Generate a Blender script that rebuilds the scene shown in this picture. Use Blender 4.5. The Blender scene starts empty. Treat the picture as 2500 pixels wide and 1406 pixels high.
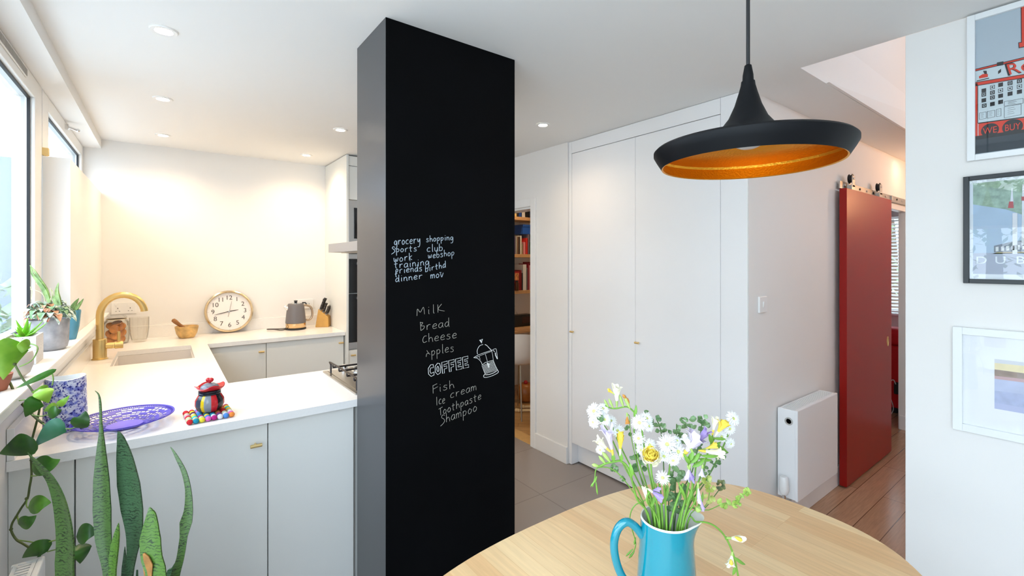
import bpy, bmesh, math, random
from mathutils import Vector, Matrix, noise
random.seed(7)
SC = bpy.context.scene
COL = SC.collection
PI = math.pi

# ------------------------------------------------------------------ camera
FPX, UC, VH, CAMH = 1125.0, 1250.0, 640.0, 1.49      # focal length, centre column, horizon row (of 2500x1406), eye height
YAW = math.atan(850 / 1125.0)
cam = bpy.data.cameras.new('camera'); co = bpy.data.objects.new('camera', cam); COL.objects.link(co)
cam.sensor_width = 36; cam.lens = FPX / 2500 * 36; cam.shift_y = -(703 - VH) / 2500; cam.clip_start = .02
co.location = (0, 0, CAMH); co.rotation_euler = (PI / 2, 0, -YAW)
SC.camera = co

# ------------------------------------------------------------------ sky and exposure
SC.view_settings.view_transform = 'Standard'; SC.view_settings.look = 'None'
SC.view_settings.exposure = 0.47; SC.view_settings.gamma = 1.0; SC.view_settings.use_curve_mapping = False
W = bpy.data.worlds.new('sky'); SC.world = W; W.use_nodes = True
nt = W.node_tree; bg = nt.nodes['Background']
tc = nt.nodes.new('ShaderNodeTexCoord'); sx = nt.nodes.new('ShaderNodeSeparateXYZ'); cr = nt.nodes.new('ShaderNodeValToRGB')
nt.links.new(tc.outputs['Generated'], sx.inputs[0]); nt.links.new(sx.outputs['Z'], cr.inputs[0]); nt.links.new(cr.outputs[0], bg.inputs[0])
cr.color_ramp.elements[0].color = (.77, .885, 1, 1); cr.color_ramp.elements[1].color = (.60, .79, 1, 1)
bg.inputs[1].default_value = 5.0
DAY = (.86, .93, 1)

def portal(name, loc, rot, sx_, sy_):
    l = bpy.data.lights.new(name, 'AREA'); l.shape = 'RECTANGLE'; l.size = sx_; l.size_y = sy_; l.cycles.is_portal = True
    o = bpy.data.objects.new(name, l); COL.objects.link(o); o.location = loc; o.rotation_euler = rot
portal('window_portal', (-.56, 2.88, 1.70), (0, -PI / 2, 0), 1.25, 3.1)
portal('patio_portal', (-.56, -.02, 1.16), (0, -PI / 2, 0), 2.3, 2.3)
portal('front_window_portal', (7.2, 1.72, 1.45), (0, PI / 2, 0), 1.2, 1.0)
portal('added_rooflight_portal', (3.4, .1, 3.62), (0, 0, 0), .8, .5)  # roof opening added out of view to brighten the stairwell riser
WARM = (1, .74, .45)
LAMP_W = 17.0

# ------------------------------------------------------------------ pixel <-> place helpers (2500x1406 frame)
SN, CS = math.sin(YAW), math.cos(YAW)
def ray(u, v):
    r = (u - UC) / FPX
    return Vector((CS * r + SN, -SN * r + CS, (VH - v) / FPX))
EYE = Vector((0, 0, CAMH))
def PT(u, v, t): return EYE + ray(u, v) * t
def PX(u, v, x): d = ray(u, v); return EYE + d * (x / d.x)
def PY(u, v, y): d = ray(u, v); return EYE + d * (y / d.y)
def PZ(u, v, z): d = ray(u, v); return EYE + d * ((z - CAMH) / d.z)

# ------------------------------------------------------------------ materials
MATS = {}
def srgb(h):
    h = h.lstrip('#'); c = [int(h[i:i + 2], 16) / 255 for i in (0, 2, 4)]
    return tuple(x / 12.92 if x <= .04045 else ((x + .055) / 1.055) ** 2.4 for x in c)
def mat(name, col, rough=.5, metal=0, spec=.5, vary=.0, scale=8, bump=0, bscale=60, trans=0, coat=0, emit=None, estr=0, sss=0):
    if name in MATS: return MATS[name]
    if isinstance(col, str): col = srgb(col)
    m = bpy.data.materials.new(name); m.use_nodes = True; MATS[name] = m
    nt = m.node_tree; b = nt.nodes['Principled BSDF']
    b.inputs['Base Color'].default_value = (*col, 1); b.inputs['Roughness'].default_value = rough
    b.inputs['Metallic'].default_value = metal; b.inputs['Specular IOR Level'].default_value = spec
    b.inputs['Transmission Weight'].default_value = trans; b.inputs['Coat Weight'].default_value = coat
    if sss: b.inputs['Subsurface Weight'].default_value = sss; b.inputs['Subsurface Radius'].default_value = (.02, .02, .01)
    if emit: b.inputs['Emission Color'].default_value = (*emit, 1); b.inputs['Emission Strength'].default_value = estr
    if vary or bump:
        t = nt.nodes.new('ShaderNodeTexCoord')
    if vary:
        n = nt.nodes.new('ShaderNodeTexNoise'); n.inputs['Scale'].default_value = scale; n.inputs['Detail'].default_value = 4
        r = nt.nodes.new('ShaderNodeValToRGB')
        r.color_ramp.elements[0].color = (*[c * (1 - vary) for c in col], 1); r.color_ramp.elements[1].color = (*[min(1, c * (1 + vary)) for c in col], 1)
        r.color_ramp.elements[0].position = .3; r.color_ramp.elements[1].position = .7
        nt.links.new(t.outputs['Object'], n.inputs[0]); nt.links.new(n.outputs[0], r.inputs[0]); nt.links.new(r.outputs[0], b.inputs['Base Color'])
    if bump:
        n2 = nt.nodes.new('ShaderNodeTexNoise'); n2.inputs['Scale'].default_value = bscale; n2.inputs['Detail'].default_value = 3
        bu = nt.nodes.new('ShaderNodeBump'); bu.inputs['Strength'].default_value = bump; bu.inputs['Distance'].default_value = .002
        nt.links.new(t.outputs['Object'], n2.inputs[0]); nt.links.new(n2.outputs[0], bu.inputs['Height']); nt.links.new(bu.outputs[0], b.inputs['Normal'])
    return m
def nodes(m): return m.node_tree, m.node_tree.nodes['Principled BSDF']
def pane_mat(name, tint=(1, 1, 1), refl=1.0, rough=.0, edge=None):
    m = bpy.data.materials.new(name); m.use_nodes = True; MATS[name] = m; nt = m.node_tree
    for n in list(nt.nodes): nt.nodes.remove(n)
    o = nt.nodes.new('ShaderNodeOutputMaterial'); mx = nt.nodes.new('ShaderNodeMixShader'); tr = nt.nodes.new('ShaderNodeBsdfTransparent')
    g = nt.nodes.new('ShaderNodeBsdfGlossy'); f = nt.nodes.new('ShaderNodeFresnel'); f.inputs[0].default_value = 1.5
    mu = nt.nodes.new('ShaderNodeMath'); mu.operation = 'MULTIPLY'; mu.inputs[1].default_value = refl
    tr.inputs[0].default_value = (*tint, 1)
    if edge:
        lw = nt.nodes.new('ShaderNodeLayerWeight'); lw.inputs[0].default_value = .25; rp = nt.nodes.new('ShaderNodeValToRGB'); rp.color_ramp.elements[0].color = (*tint, 1); rp.color_ramp.elements[1].color = (*edge, 1); rp.color_ramp.elements[0].position = .3
        nt.links.new(lw.outputs['Facing'], rp.inputs[0]); nt.links.new(rp.outputs[0], tr.inputs[0])
    g.inputs[1].default_value = rough
    ge = nt.nodes.new('ShaderNodeNewGeometry'); inv = nt.nodes.new('ShaderNodeMath'); inv.operation = 'SUBTRACT'; inv.inputs[0].default_value = 1.0
    nt.links.new(ge.outputs['Backfacing'], inv.inputs[1]); inv.use_clamp = False
    mxn = nt.nodes.new('ShaderNodeMath'); mxn.operation = 'MAXIMUM'; mxn.inputs[1].default_value = 0; nt.links.new(inv.outputs[0], mxn.inputs[0]); sc_ = nt.nodes.new('ShaderNodeMath'); sc_.operation = 'MULTIPLY'; sc_.inputs[1].default_value = refl; nt.links.new(mxn.outputs[0], sc_.inputs[0]); nt.links.new(sc_.outputs[0], mu.inputs[1])
    nt.links.new(f.outputs[0], mu.inputs[0]); nt.links.new(mu.outputs[0], mx.inputs[0]); nt.links.new(tr.outputs[0], mx.inputs[1]); nt.links.new(g.outputs[0], mx.inputs[2]); nt.links.new(mx.outputs[0], o.inputs[0])
    return m
def brick_mat(name, c1, c2, cm, bw, bh, mortar, offs=.5, rot=0, rough=.4, loc=(0, 0, 0), grain=0, spec=.5, freq=2):
    m = mat(name, c1, rough, spec=spec); nt, b = nodes(m)
    t = nt.nodes.new('ShaderNodeTexCoord'); mp = nt.nodes.new('ShaderNodeMapping'); br = nt.nodes.new('ShaderNodeTexBrick')
    mp.inputs['Rotation'].default_value = (0, 0, rot); mp.inputs['Location'].default_value = loc
    br.inputs['Scale'].default_value = 1; br.inputs['Brick Width'].default_value = bw; br.inputs['Row Height'].default_value = bh
    br.inputs['Mortar Size'].default_value = mortar; br.inputs['Mortar Smooth'].default_value = .1; br.offset = offs; br.offset_frequency = freq
    br.inputs['Color1'].default_value = (*srgb(c1), 1); br.inputs['Color2'].default_value = (*srgb(c2), 1); br.inputs['Mortar'].default_value = (*srgb(cm), 1)
    nt.links.new(t.outputs['Object'], mp.inputs[0]); nt.links.new(mp.outputs[0], br.inputs[0])
    out = br.outputs[0]
    if grain:
        m2 = nt.nodes.new('ShaderNodeMapping'); m2.inputs['Scale'].default_value = (3, 45, 3); n = nt.nodes.new('ShaderNodeTexNoise'); n.inputs['Scale'].default_value = 2.2; n.inputs['Detail'].default_value = 6; n.inputs['Distortion'].default_value = .6
        nt.links.new(mp.outputs[0], m2.inputs[0]); nt.links.new(m2.outputs[0], n.inputs[0])
        mr = nt.nodes.new('ShaderNodeMapRange'); mr.inputs[1].default_value = .3; mr.inputs[2].default_value = .7; mr.inputs[3].default_value = 1 - grain; mr.inputs[4].default_value = 1 + grain * .4
        nt.links.new(n.outputs[0], mr.inputs[0])
        vm = nt.nodes.new('ShaderNodeVectorMath'); vm.operation = 'SCALE'
        nt.links.new(out, vm.inputs[0]); nt.links.new(mr.outputs[0], vm.inputs['Scale']); out = vm.outputs[0]
    nt.links.new(out, b.inputs['Base Color'])
    return m

M_wall = mat('wall_paint', '#EFEDEA', .75, bump=.03, bscale=220)
M_ceil = mat('ceiling_paint', '#F2F1EF', .85)
M_gloss = mat('white_gloss_trim', '#F1F0EE', .35)
M_frame = mat('window_frame_white', '#F1EFEB', .4)
M_cab = mat('cabinet_lacquer', '#E6E6E1', .45)
M_ward = mat('wardrobe_paint', '#F4F3F3', .5)
M_top = mat('white_quartz', '#F3F1EE', .22, vary=.015, scale=120)
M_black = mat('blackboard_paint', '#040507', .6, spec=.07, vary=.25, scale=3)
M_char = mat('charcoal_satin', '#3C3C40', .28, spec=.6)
M_dark = mat('dark_grey', '#2A2A2C', .7)  # even dark grey for bolts, lids and small bases
M_gasket = mat('black_gasket', '#17181B', .5)
M_brass = mat('brushed_brass', '#DBBE80', .38, metal=1)
M_brass2 = mat('brass_handles', '#E6CB90', .48, metal=1)
M_steel = mat('brushed_steel', '#B9B6B2', .3, metal=1)
M_chrome = mat('chrome', '#DCDCDC', .12, metal=1)
M_bglass = mat('black_glass', '#0B0B0C', .08)
M_glass = pane_mat('window_glass', (.98, .99, 1), 1.0)
M_jarglass = pane_mat('clear_glass', (.98, .975, .96), 1.8, .03, (.62, .58, .52))
M_tile = brick_mat('grey_tiles', '#9C928C', '#978D87', '#857B75', .6, .6, .004, 0, rough=.35, loc=(-1.93 + .6 * 4, -2.25 + .6 * 4, 0))
M_board = brick_mat('oak_boards', '#BE9678', '#AE8464', '#6B4A33', 1.5, .135, .002, .37, rough=.22, loc=(.3, .03, 0), grain=.18)
M_parq = brick_mat('oak_parquet', '#C99A62', '#BC8A50', '#7E5A34', .35, .09, .002, .5, rot=PI / 4, rough=.35, grain=.12)
M_table = brick_mat('butcher_block', '#DDB382', '#ECCFA0', '#D6AE7C', .42, .048, .0005, .37, rot=PI / 2, rough=.3, grain=.10, freq=3)
M_oak = mat('oak_shelf', '#C79A6B', .5, vary=.08, scale=14)
M_red = mat('red_gloss_door', '#990E06', .32, spec=.32)
M_redsofa = mat('red_upholstery', '#D80A18', .8, bump=.15, bscale=300)
M_leaf = mat('leaf_green', '#4C8A2E', .4, vary=.3, scale=25)
M_soil = mat('potting_soil', '#3B2A22', .95, vary=.4, scale=60)
M_chalk = mat('chalk_blue_white', '#AEBCC8', .95)
M_chalk2 = mat('chalk_grey', '#A5A298', .95)
M_chalk3 = mat('chalk_white', '#E8E8E6', .95)

# ------------------------------------------------------------------ mesh builder
class MB:
    def __init__(s): s.v = []; s.f = []; s.mi = []; s.m = 0
    def add(s, vs, fs):
        n = len(s.v); s.v += [Vector(p) for p in vs]
        for f in fs: s.f.append([i + n for i in f]); s.mi.append(s.m)
        return s
    def box(s, x0, x1, y0, y1, z0, z1):
        return s.add([(x0, y0, z0), (x1, y0, z0), (x1, y1, z0), (x0, y1, z0), (x0, y0, z1), (x1, y0, z1), (x1, y1, z1), (x0, y1, z1)],
                     [(0, 3, 2, 1), (4, 5, 6, 7), (0, 1, 5, 4), (1, 2, 6, 5), (2, 3, 7, 6), (3, 0, 4, 7)])
    def prism(s, poly, ax, a0, a1):
        n = len(poly)
        def P(p, a): q = list(p); q.insert(ax, a); return q
        vs = [P(p, a0) for p in poly] + [P(p, a1) for p in poly]
        return s.add(vs, [list(range(n)), list(range(2 * n - 1, n - 1, -1))] + [(i + n, (i + 1) % n + n, (i + 1) % n, i) for i in range(n)])
    def tube(s, pts, r, seg=8, closed=False, flat=None):
        pts = [Vector(p) for p in pts]; n = len(pts)
        if n < 2: return s
        rs = r if isinstance(r, (list, tuple)) else [r] * n
        vs = []; up = None
        for i, p in enumerate(pts):
            if closed: d = pts[(i + 1) % n] - pts[i - 1]
            else: d = pts[min(i + 1, n - 1)] - pts[max(i - 1, 0)]
            if d.length < 1e-9: d = Vector((0, 0, 1))
            d.normalize()
            if up is None: up = Vector((0, 0, 1)) if abs(d.z) < .9 else Vector((1, 0, 0))
            a = d.cross(up)
            if a.length < 1e-6: a = d.cross(Vector((.3, .8, .5)))
            a.normalize(); b = a.cross(d); up = b
            for k in range(seg):
                q = 2 * PI * k / seg
                vs.append(p + (a * math.cos(q) + b * math.sin(q)) * rs[i])
        fs = []
        for i in range(n if closed else n - 1):
            j = (i + 1) % n
            for k in range(seg): fs.append((i * seg + k, i * seg + (k + 1) % seg, j * seg + (k + 1) % seg, j * seg + k))
        if not closed: fs += [list(range(seg - 1, -1, -1)), [(n - 1) * seg + k for k in range(seg)]]
        return s.add(vs, fs)
    def lathe(s, prof, c=(0, 0, 0), seg=32, axis=None, wob=None, cap=True):
        # prof: list of (radius, height)
        c = Vector(c); R = Matrix.Identity(3)
        if axis is not None: R = Vector((0, 0, 1)).rotation_difference(Vector(axis)).to_matrix()
        vs = []; n = len(prof)
        for i, (r, h) in enumerate(prof):
            for k in range(seg):
                q = 2 * PI * k / seg; rr, hh = r, h
                if wob: rr, hh = wob(r, h, q, i)
                vs.append(c + R @ Vector((rr * math.cos(q), rr * math.sin(q), hh)))
        fs = []
        for i in range(n - 1):
            for k in range(seg): fs.append((i * seg + k, i * seg + (k + 1) % seg, (i + 1) * seg + (k + 1) % seg, (i + 1) * seg + k))
        if cap and prof[0][0] > 1e-6: fs.append(list(range(seg - 1, -1, -1)))
        if cap and prof[-1][0] > 1e-6: fs.append([(n - 1) * seg + k for k in range(seg)])
        return s.add(vs, fs)
    def cyl(s, p0, p1, r, seg=16): return s.tube([p0, p1], r, seg)
    def ball(s, c, r, sx=1, sy=1, sz=1, seg=12, rings=8, rot=None):
        c = Vector(c); vs = []; fs = []
        for i in range(rings + 1):
            th = PI * i / rings
            for k in range(seg):
                q = 2 * PI * k / seg
                p = Vector((r * sx * math.sin(th) * math.cos(q), r * sy * math.sin(th) * math.sin(q), r * sz * math.cos(th)))
                vs.append(c + (rot @ p if rot else p))
        for i in range(rings):
            for k in range(seg): fs.append((i * seg + k, (i + 1) * seg + k, (i + 1) * seg + (k + 1) % seg, i * seg + (k + 1) % seg))
        return s.add(vs, fs)
    def blade(s, pts, ws, side, thick=.0012, cup=.25, nrm=None):
        # a leaf along pts with half widths ws, across direction side, V-cupped, closed with a small thickness
        pts = [Vector(p) for p in pts]; n = len(pts); vs = []; A = []
        for i, p in enumerate(pts):
            d = (pts[min(i + 1, n - 1)] - pts[max(i - 1, 0)]); d.normalize()
            sd = Vector(side); sd = (sd - d * sd.dot(d)); sd.normalize(); nm = sd.cross(d)
            w = ws[i]; th = min(thick, max(w * .3, 1e-4))
            for x, zz in ((-1, cup), (-.5, cup * .35), (0, 0), (.5, cup * .35), (1, cup)):
                vs.append(p + sd * w * x + nm * (w * zz) + nm * th)
            for x, zz in ((1, cup), (.5, cup * .35), (0, 0), (-.5, cup * .35), (-1, cup)):
                vs.append(p + sd * w * x + nm * (w * zz) - nm * th)
        fs = []
        for i in range(n - 1):
            for k in range(10): fs.append((i * 10 + k, i * 10 + (k + 1) % 10, (i + 1) * 10 + (k + 1) % 10, (i + 1) * 10 + k))
        fs += [list(range(9, -1, -1)), [(n - 1) * 10 + k for k in range(10)]]
        return s.add(vs, fs)
    def xf(s, M, start=0):
        for i in range(start, len(s.v)): s.v[i] = M @ s.v[i]
        return s
    def build(s, name, m, parent=None, smooth=None, bevel=0, seg=2, label=None, origin=None):
        me = bpy.data.meshes.new(name)
        off = Vector((0, 0, 0))
        if parent is not None: off = wloc(parent)
        o0 = Vector(origin) if origin is not None else off
        me.from_pydata([v - o0 for v in s.v], [], s.f)
        for mm in (m if isinstance(m, (list, tuple)) else [m]): me.materials.append(mm)
        for p, i in zip(me.polygons, s.mi): p.material_index = i
        bm = bmesh.new(); bm.from_mesh(me); bmesh.ops.recalc_face_normals(bm, faces=bm.faces); bm.to_mesh(me); bm.free()
        o = bpy.data.objects.new(name, me); COL.objects.link(o)
        o.location = o0 - off if parent is not None else o0
        if parent is not None: o.parent = parent
        if smooth is not None:
            me.polygons.foreach_set('use_smooth', [True] * len(me.polygons))
            try: me.set_sharp_from_angle(angle=math.radians(smooth))
            except Exception: pass
        if bevel:
            b = o.modifiers.new('bevel', 'BEVEL'); b.width = bevel; b.segments = seg; b.limit_method = 'ANGLE'; b.angle_limit = math.radians(40)
        if label: o['label'] = label
        return o
WL = {}
def wloc(o):
    p = Vector(o.location)
    while o.parent is not None: o = o.parent; p += Vector(o.location)
    return p
def thing(name, label, cat, loc=(0, 0, 0), group=None):
    o = bpy.data.objects.new(name, None); COL.objects.link(o); o.empty_display_size = .05
    o.location = loc; o['label'] = label; o['category'] = cat
    if group: o['group'] = group
    return o
def tag(o, label, cat, group=None):
    o['label'] = label; o['category'] = cat
    if group: o['group'] = group
    return o
def struct(o): o['kind'] = 'structure'; return o
def dup(root, loc, label, group=None):
    r = root.copy(); COL.objects.link(r); r.location = loc; r['label'] = label
    if group: r['group'] = group
    for ch in list(root.children):
        c = ch.copy(); COL.objects.link(c); c.parent = r
        for g in ch.children:
            d = g.copy(); COL.objects.link(d); d.parent = c
    return r
def spline(pts, n=6):
    pts = [Vector(p) for p in pts]; out = []
    for i in range(len(pts) - 1):
        p0 = pts[max(i - 1, 0)]; p1 = pts[i]; p2 = pts[i + 1]; p3 = pts[min(i + 2, len(pts) - 1)]
        for k in range(n):
            t = k / n
            out.append(.5 * ((2 * p1) + (p2 - p0) * t + (2 * p0 - 5 * p1 + 4 * p2 - p3) * t * t + (3 * p1 - p0 - 3 * p2 + p3) * t ** 3))
    out.append(pts[-1]); return out
def interp(xs, n):
    out = []
    for i in range(len(xs) - 1):
        for k in range(n): out.append(xs[i] + (xs[i + 1] - xs[i]) * k / n)
    return out + [xs[-1]]
def text_mesh(body, size, depth=.0006):
    cu = bpy.data.curves.new('txt', 'FONT'); cu.body = body; cu.size = size; cu.align_x = 'CENTER'; cu.align_y = 'CENTER'; cu.extrude = depth
    o = bpy.data.objects.new('txt', cu); COL.objects.link(o)
    dg = bpy.context.evaluated_depsgraph_get(); me = bpy.data.meshes.new_from_object(o.evaluated_get(dg))
    vs = [v.co.copy() for v in me.vertices]; fs = [list(p.vertices) for p in me.polygons]
    bpy.data.objects.remove(o); bpy.data.curves.remove(cu); bpy.data.meshes.remove(me)
    return vs, fs

CE = 2.377        # ceiling height
YB = 4.44         # back wall
XL = -.36         # inner face of the left wall

# ================================================================== THE SETTING
def S(name, m, *boxes, bevel=0):
    b = MB()
    for x in boxes: b.box(*x)
    return struct(b.build(name, m, bevel=bevel))
S('floor', M_tile, (-.6, 2.39, -1.6, 4.6, -.1, 0), (2.39, 2.50, 1.27, 2.90, -.1, 0))
S('floor_hall', M_board, (2.39, 7.2, -1.6, 1.27, -.1, 0), (4.55, 7.2, 1.27, 4.6, -.1, 0))
S('floor_office', M_parq, (2.50, 4.55, 1.27, 4.6, -.1, 0), (2.39, 2.50, 2.90, 4.6, -.1, 0))
S('ceiling', M_ceil, (-.6, 2.32, -1.6, 4.6, CE, CE + .25), (2.32, 5.25, .885, 4.6, CE, CE + .25), (5.25, 7.2, .87, 4.6, CE, CE + .25), (5.25, 7.2, -1.6, .87, CE, CE + .25))
S('wall_back', M_wall, (-.6, 7.2, YB, YB + .16, 0, CE))
S('wall_left', M_wall, (-.60, XL, 1.32, YB, 0, 1.094), (-.60, XL, -1.5, YB, 2.31, CE), (-.60, XL, 1.15, 1.32, 0, 2.31), (-.60, XL, -1.5, -1.2, 0, 2.31))
S('wall_boxing', M_wall, (-.455, XL, 3.06, YB, 1.095, 1.99))
S('wall_rear', M_wall, (-.6, 7.2, -1.6, -1.5, 0, CE))
S('wall_right', M_wall, (2.32, 2.44, -1.5, .512, 0, CE), bevel=.002)
S('wall_hall', M_wall, (2.40, 4.52, 1.157, 1.26, 0, CE), (4.52, 5.25, 1.157, 1.205, 1.975, CE))
S('wall_end', M_wall, (5.25, 5.37, -1.5, 1.207, 0, CE), (5.37, 7.0, 1.10, 1.207, 0, CE))
S('wall_office', M_wall, (2.38, 2.50, 2.469, 2.886, 0, CE), (2.38, 2.50, 2.886, 3.65, 1.94, CE), (2.38, 2.50, 3.65, YB, 0, CE),
  (2.50, 4.60, 2.475, 2.56, 0, CE), (4.55, 4.65, 1.26, YB, 0, CE))
S('wall_front', M_wall, (7.0, 7.16, 1.14, YB, 0, .88), (7.0, 7.16, 1.14, YB, 2.06, CE), (7.0, 7.16, 1.14, 1.22, .88, 2.06), (7.0, 7.16, 2.2, YB, .88, 2.06))
S('wall_stairwell', M_wall, (2.32, 5.25, .885, .99, CE + .25, 3.6), (2.2, 2.32, -1.5, .99, CE + .25, 3.6), (5.25, 5.37, -1.5, .99, CE + .25, 3.6), (2.2, 5.37, -1.62, -1.5, CE + .25, 3.6))
S('ceiling_stairwell', M_ceil, (2.2, 2.8, -1.62, .99, 3.6, 3.7), (4.0, 5.37, -1.62, .99, 3.6, 3.7), (2.8, 3.0, -1.62, .99, 3.6, 3.7), (3.8, 4.0, -1.62, .99, 3.6, 3.7), (3.0, 3.8, -1.62, -.15, 3.6, 3.7), (3.0, 3.8, .35, .99, 3.6, 3.7))  # gap left for the added rooflight above the stairwell
b = MB(); b.add([(2.62, .883, CE), (4.9, .883, CE), (4.9, .883, CE + .2), (3.45, .883, CE + .075), (2.62, .871, CE + .002), (4.9, .871, CE + .002), (4.9, .871, CE + .2), (3.45, .871, CE + .075)],
      [(0, 1, 2, 3), (4, 7, 6, 5), (0, 4, 5, 1), (1, 5, 6, 2), (2, 6, 7, 3), (3, 7, 4, 0)])
struct(b.build('trim_1', M_wall))
# blackboard pillar
PXL, PXR, PYF, PYB_ = .640, 1.228, 1.605, 1.914
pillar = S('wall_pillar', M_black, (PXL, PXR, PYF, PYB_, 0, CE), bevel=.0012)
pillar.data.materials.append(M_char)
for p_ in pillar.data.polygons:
    if p_.normal.x < -.9: p_.material_index = 1          # the window side takes a paler, glossier charcoal material
# sill board of the window recess
sill = S('trim_2', M_gloss, (-.455, -.315, 1.33, 3.059, 1.095, 1.125), (-.359, -.315, 3.059, YB - .002, 1.095, 1.125), bevel=.004)
# skirtings and door casing
S('baseboard_left', M_gloss, (2.366, 2.38, 2.468, 2.84, 0, .125), bevel=.003)
S('baseboard_hall', M_gloss, (2.41, 4.50, 1.140, 1.157, 0, .125), bevel=.003)
S('baseboard_end', M_gloss, (5.236, 5.25, -1.4, 1.20, 0, .125), bevel=.003)
S('trim_3', M_gloss, (2.364, 2.385, 2.825, 2.886, 0, 2.005), (2.364, 2.385, 2.886, 3.65, 1.942, 2.005), (2.364, 2.385, 3.65, 3.711, 0, 2.005), (2.385, 2.51, 2.886, 2.90, 0, 1.94), (2.385, 2.51, 2.9, 3.65, 1.926, 1.94), bevel=.003)
S('trim_4', mat('threshold_oak', '#D3A86C', .45, vary=.06, scale=20), (2.385, 2.50, 2.90, 3.65, 0, .006))
S('trim_5', M_gloss, (4.52, 5.25, 1.152, 1.2065, 1.935, 1.977), (4.50, 4.545, 1.152, 1.262, 0, 1.935), bevel=.003)

# window 1: large fixed pane;  window 2: opening light behind the boxing
def window(name, outer, opening, pane, gx=-.49):
    y0, y1, z0, z1 = outer; a0, a1, c0, c1 = opening
    b = MB()
    for q in ((y0, a0, z0, z1), (a1, y1, z0, z1), (a0, a1, z0, c0), (a0, a1, c1, z1)): b.box(-.53, -.457, *q)
    w = struct(b.build(name, M_frame, bevel=.003))
    g = MB()
    e = .009
    for q in ((a0, a0 + e, c0, c1), (a1 - e, a1, c0, c1), (a0, a1, c0, c0 + e), (a0, a1, c1 - e, c1)): g.box(-.482, -.472, *q)
    g.build('gasket', M_gasket, w)
    p = MB(); p.box(-.492, -.486, a0 + .002, a1 - .002, c0 + .002, c1 - .002); p.build('window_pane', pane, w)
    return w
w1 = window('window_1', (1.33, 3.055, 1.096, 2.308), (1.42, 2.915, 1.20, 2.222), M_glass)
w2 = window('window_2', (3.075, 4.437, 1.096, 2.308), (3.215, 4.365, 1.2, 2.236), M_glass)
b = MB(); b.box(-.457, -.452, 2.30, 2.745, 2.255, 2.292); tv = b.build('trickle_vent', M_frame, w1, bevel=.002)
b = MB()
for k in range(44): b.box(-.452, -.4505, 2.306 + k * .0098, 2.311 + k * .0098, 2.260, 2.287)
b.build('grille', mat('vent_grey', '#A9A49C', .6), tv)
b = MB(); b.box(-.457, -.44, 3.68, 3.71, 2.262, 2.29); b.cyl((-.445, 3.69, 2.276), (-.405, 3.72, 2.268), .007); b.ball((-.405, 3.72, 2.268), .011); b.build('window_catch', M_chrome, w2, smooth=40)
b = MB(); b.box(-.457, -.435, 3.06, 3.085, 1.995, 2.03); b.cyl((-.446, 3.062, 2.0), (-.446, 3.09, 2.0), .008); b.build('hinge', M_brass2, w2)
# front room window with venetian blind
wf = MB()
for q in ((1.22, 1.27, .88, 2.06), (2.15, 2.2, .88, 2.06), (1.27, 2.15, .88, .93), (1.27, 2.15, 2.01, 2.06)): wf.box(7.02, 7.09, *q)
wf = struct(wf.build('window_3', M_frame, bevel=.003))
b = MB(); b.box(7.05, 7.056, 1.265, 2.155, .925, 2.015); b.build('window_pane', M_glass, wf)
bl = thing('venetian_blind', 'white slatted venetian blind at the front room window, beyond the red door', 'blind', (6.975, 1.7, .90))
b = MB()
for k in range(27): 
    z = .93 + k * .0405; b.add([(6.962, 1.24, z - .010), (6.988, 1.24, z + .010), (6.988, 2.18, z + .010), (6.962, 2.18, z - .010), (6.962, 1.24, z - .0075), (6.988, 1.24, z + .0125), (6.988, 2.18, z + .0125), (6.962, 2.18, z - .0075)],
          [(0, 3, 2, 1), (4, 5, 6, 7), (0, 1, 5, 4), (1, 2, 6, 5), (2, 3, 7, 6), (3, 0, 4, 7)])
b.build('slats', M_gloss, bl)
b = MB(); b.box(6.95, 6.998, 1.22, 2.2, 2.03, 2.09); b.build('head_rail', M_gloss, bl)
b = MB(); b.box(6.962, 6.988, 1.23, 2.19, .895, .91); b.build('bottom_rail', M_gloss, bl)
for y in (1.4, 2.0): b = MB(); b.cyl((6.975, y, .9), (6.975, y, 2.04), .0015, 6); b.build('ladder_cord', M_gloss, bl)
struct(MB().box(6.93, 7.0, 1.16, 2.26, .855, .88).build('trim_6', M_gloss, bevel=.004))

# outside
S('ground', mat('garden_paving', '#C9C6C0', .8, vary=.1, scale=3), (-14, -.6, -8, 16, -.12, -.05), (7.2, 14, -4, 8, -.12, -.05))
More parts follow.
